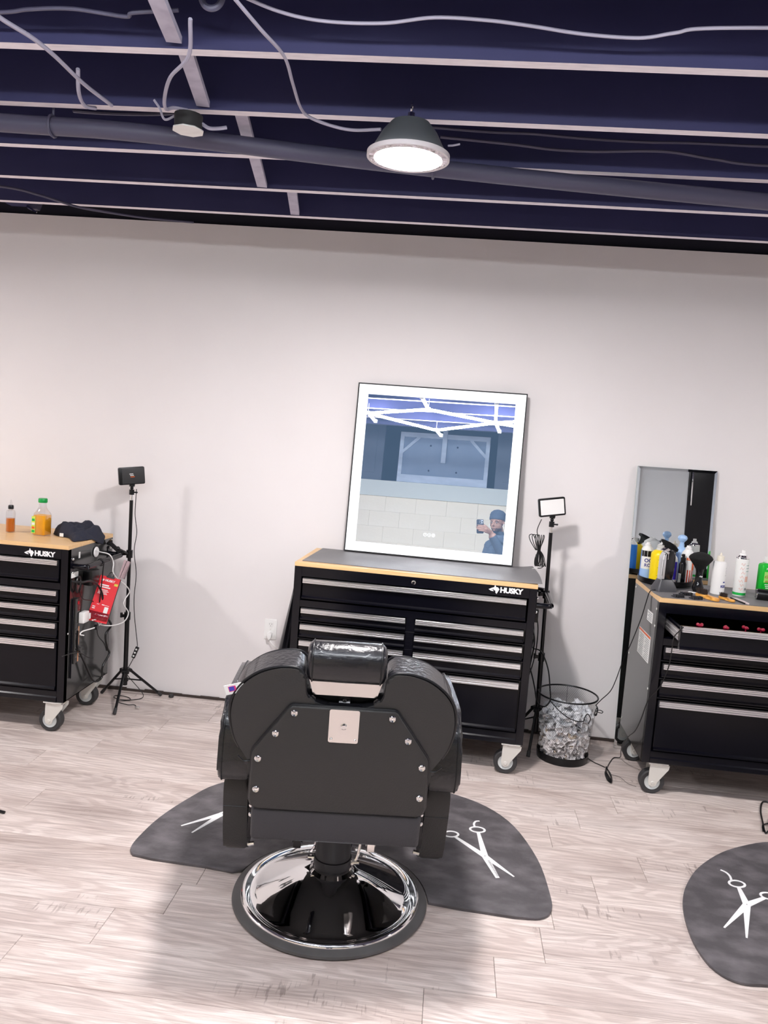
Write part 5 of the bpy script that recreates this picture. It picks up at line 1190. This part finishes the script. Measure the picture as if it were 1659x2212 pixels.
# ================================================================== PERSON WITH PHONE, seen in the mirror
per = thing('person', 'person in dark beanie and blue grey jacket holding up a phone, mirrored', 'person', (0, 0, 0))
Hc = Vector((.292, -4.505, 1.612)); yawh = .42; HM = Matrix.Translation(Hc) @ Matrix.Rotation(yawh, 4, 'Z') @ Matrix.Rotation(-.12, 4, 'X')
g = G()
def chain(pts, rr):
    P = [Vector(p) for p in pts]
    for p, r in zip(P, rr): g.ball(p, r, 14)
    for (a, ra), (b, rb) in zip(zip(P, rr), zip(P[1:], rr[1:])): g.cyl(a, b, ra, 14, rb)
def hb(x, y, z, r, sx=1, sy=1, sz=1): g.lathe([(r*math.sin(PI*i/8) if 0 < i < 8 else 0, -r*math.cos(PI*i/8)) for i in range(9)], 16, M=HM @ Matrix.Translation((x, y, z)) @ Matrix.Diagonal((sx, sy, sz, 1)))
hb(0, -.012, .030, .082, .93, 1.14, .98); hb(0, .022, -.030, .062, .92, 1.0, 1.15); hb(0, .045, -.075, .032, 1.1, .9, .8)     # skull, face, chin
hb(0, .094, -.020, .014, .85, 1.3, 1.0); hb(0, .086, .004, .010, .8, 1.2, 1.8); hb(0, .076, -.056, .015, 1.5, .7, .6)          # nose, bridge, lips
hb(.030, .066, .020, .013, 1.7, .9, .6); hb(-.030, .066, .020, .013, 1.7, .9, .6)                                           # brow ridge
hb(.077, -.008, -.012, .020, .40, .8, 1.45); hb(-.077, -.008, -.012, .020, .40, .8, 1.45)                                  # ears
chain([Hc+Vector((.01, -.03, -.05)), (.325, -4.575, 1.47), (.335, -4.61, 1.40)], [.055, .062, .075])
SHL, SHR = Vector((.238, -4.660, 1.365)), Vector((.490, -4.655, 1.375))
g.ball((.352, -4.645, 1.27), .185, 20, .84, .66, 1.0); g.ball((.337, -4.655, 1.08), .17, 20, .92, .70, 1.15); g.ball((.337, -4.66, .92), .165, 20, .98, .74, .9)
chain([SHL, (.335, -4.63, 1.41), SHR], [.072, .078, .072])
chain([SHL, (.165, -4.70, 1.12), (.120, -4.63, .885)], [.066, .056, .044])
EL, WR = Vector((.440, -4.505, 1.170)), Vector((.236, -4.372, 1.492))
chain([SHR, EL], [.070, .056]); CU = EL.lerp(WR, .86); chain([EL, CU], [.056, .046]); chain([CU, WR], [.032, .027])
PB = CAM-fw*.0055     # surface of the back of the phone, beside the lens
def ph_(a, b, c): return PB+rt*a+up*b+fw*c
pm_ = ph_(.040, -.082, -.010)
chain([WR, WR.lerp(pm_, .5), pm_], [.027, .026, .024]); chain([ph_(.036, -.050, -.004), ph_(.040, -.108, -.006)], [.015, .014]); chain([WR, ph_(.038, -.055, -.006)], [.022, .016]); chain([WR, ph_(.040, -.106, -.008)], [.022, .015])
for k, (bz, ln) in enumerate(((-.048, .80), (-.067, .92), (-.086, .86), (-.104, .66))):
    x1 = .032-.090*ln
    chain([ph_(.036, bz, .000), ph_(.020, bz+.002, .0085), ph_((.02+x1)/2, bz+.005, .0095), ph_(x1, bz+.007, .007), ph_(x1-.006, bz+.007, -.001)], [.0088, .0084, .0078, .0072, .0064])
chain([ph_(.040, -.075, -.016), ph_(.034, -.050, -.024), ph_(.018, -.034, -.026)], [.012, .0095, .0085])    # thumb on the screen side
for k in range(4): chain([(.100+.008*k, -4.620+.016*(k-1.5), .865), (.102+.008*k, -4.600+.016*(k-1.5), .815), (.105+.008*k, -4.585+.016*(k-1.5), .775+.006*abs(k-1.5))], [.010, .0088, .0078])
g.ball((.116, -4.620, .855), .035, 14, .75, 1.1, 1.2); chain([(.122, -4.60, .87), (.136, -4.565, .83), (.134, -4.555, .80)], [.012, .010, .0085])
for s, hx, kx, fx in ((-1, .265, .245, .225), (1, .410, .430, .455)):
    chain([(hx, -4.66, .90), (kx, -4.655, .50), (fx, -4.68, .11)], [.105, .072, .052])
    chain([(fx, -4.70, .050), (fx+s*.01, -4.60, .045), (fx+s*.018, -4.52, .036)], [.048, .044, .034])
me = bpy.data.meshes.new('raw'); g.bm.to_mesh(me); g.bm.free()
raw = bpy.data.objects.new('raw', me); COL.objects.link(raw)
rm = raw.modifiers.new('r', 'REMESH'); rm.mode = 'VOXEL'; rm.voxel_size = .0042
sm2 = raw.modifiers.new('s', 'SMOOTH'); sm2.factor = .5; sm2.iterations = 4
dg = bpy.context.evaluated_depsgraph_get(); dg.update()
bme = bpy.data.meshes.new_from_object(raw.evaluated_get(dg)); bpy.data.objects.remove(raw)
skin = mat('skin', (.36, .20, .14), .5); jacket = mat('jacket_cloth', (.085, .115, .165), .7, bump=(14, 1.0, (1, 1, 3))); trous = mat('dark_trousers', (.02, .022, .03), .8); shoe = mat('shoe_black', (.015, .015, .015), .5); beard = mat('beard_hair', (.09, .052, .04), .8)
bme.materials.clear()
for m_ in (skin, jacket, trous, shoe, beard): bme.materials.append(m_)
HI = HM.inverted(); wdir = (WR-EL).normalized()
for p in bme.polygons:
    c = p.center; q_ = HI @ c; i = 1
    if c.z > 1.40 and (c-CU).dot(wdir) > .012 and (c-PB).length < .22 and c.y > -4.42: i = 0
    elif q_.z > -.092 and q_.length < .16: i = 4 if (q_.z < -.058 and q_.y > -.02 and not (q_.y > .07 and abs(q_.x) < .02)) else 0
    elif c.z < .872 and c.x < .152 and c.z > .72: i = 0
    elif c.z < .085: i = 3
    elif c.z < .90: i = 2
    p.material_index = i
bme.polygons.foreach_set('use_smooth', [True]*len(bme.polygons))
bo = bpy.data.objects.new('body', bme); COL.objects.link(bo); bo.parent = per
# beanie, eyes, ear buds, collar
G().lathe([(.083, .028), (.090, .030), (.091, .058), (.088, .064), (.089, .085), (.078, .112), (.052, .134), (.022, .143), (0, .145)], 36, M=HM @ Matrix.Translation((0, -.010, .0)) @ Matrix.Rotation(.16, 4, 'X') @ Matrix.Diagonal((.96, 1.13, 1, 1))).lathe([(.083, .028), (.078, .05)], 36, M=HM @ Matrix.Translation((0, -.010, 0)) @ Matrix.Rotation(.16, 4, 'X') @ Matrix.Diagonal((.96, 1.13, 1, 1))).o('beanie', mat('beanie_knit', (.04, .055, .085), .9, bump=(120, .8, (1, 1, .2))), bo)
for s in (-1, 1):
    G().ball(HM @ Vector((s*.030, .0735, .004)), .0085, 12).o('eye', mat('eye_white', (.22, .20, .19), .4), bo)
    G().ball(HM @ Vector((s*.029, .0815, .003)), .0045, 10).o('iris', mat('iris_dark', (.02, .012, .008), .1), bo)
    G().prism([(-.016, 0), (-.006, .006), (.010, .005), (.016, -.001), (.010, .001), (-.006, .001)], -.002, .003, M=HM @ Matrix.Translation((s*.030, .080, .023)) @ Matrix(((1, 0, 0, 0), (0, 0, 1, 0), (0, 1, 0, 0), (0, 0, 0, 1)))).o('eyebrow', beard, bo)
    G().ball(HM @ Vector((s*.083, .004, -.014)), .0055, 10).cyl(HM @ Vector((s*.084, .008, -.016)), HM @ Vector((s*.084, .016, -.044)), .0032, 8).o('earbud', white_pl, bo)
G().lathe([(.078, .0), (.090, .002), (.084, .055), (.074, .072), (.068, .070), (.072, .0)], 36, M=Matrix.Translation((.325, -4.575, 1.425)) @ Matrix.Rotation(-.25, 4, 'X') @ Matrix.Diagonal((1.0, 1.05, 1.05, 1))).o('jacket_collar', jacket, bo)
# the phone: behind the lens of the camera, held upright
PM = Matrix(((rt.x, -fw.x*-1, up.x, PB.x), (rt.y, fw.y, up.y, PB.y), (rt.z, fw.z, up.z, PB.z), (0, 0, 0, 1)))
PM = Matrix(((rt.x, fw.x, up.x, PB.x), (rt.y, fw.y, up.y, PB.y), (rt.z, fw.z, up.z, PB.z), (0, 0, 0, 1)))
phn = thing('phone', 'dark phone with square camera bump held upright by the mirrored person', 'phone')
phn.matrix_world = PM
G().prism(rounded(.074, .150, .012, 6), .0005, .0095, M=Matrix(((1, 0, 0, -.018), (0, 0, -1, 0), (0, 1, 0, -.053), (0, 0, 0, 1))), bev=.0015).o('phone_case', mat('phone_case_dark', (.03, .035, .05), .4), phn)
G().prism(rounded(.037, .037, .009, 5), -.0020, .0005, M=Matrix(((1, 0, 0, -.003), (0, 0, -1, 0), (0, 1, 0, -.003), (0, 0, 0, 1)))).o('camera_bump', mat('bump_glass', (.42, .44, .48), .2), phn)
for x, z in ((-.013, .005), (-.013, -.012), (.006, -.004)): G().lathe([(0, .002), (.004, .002), (.0062, .003), (.0068, .0)], 18, M=Matrix.Translation((x, .002, z)) @ Matrix.Rotation(-PI/2, 4, 'X')).o('lens_ring', mat('lens_black', (.01, .01, .012), .1), phn)
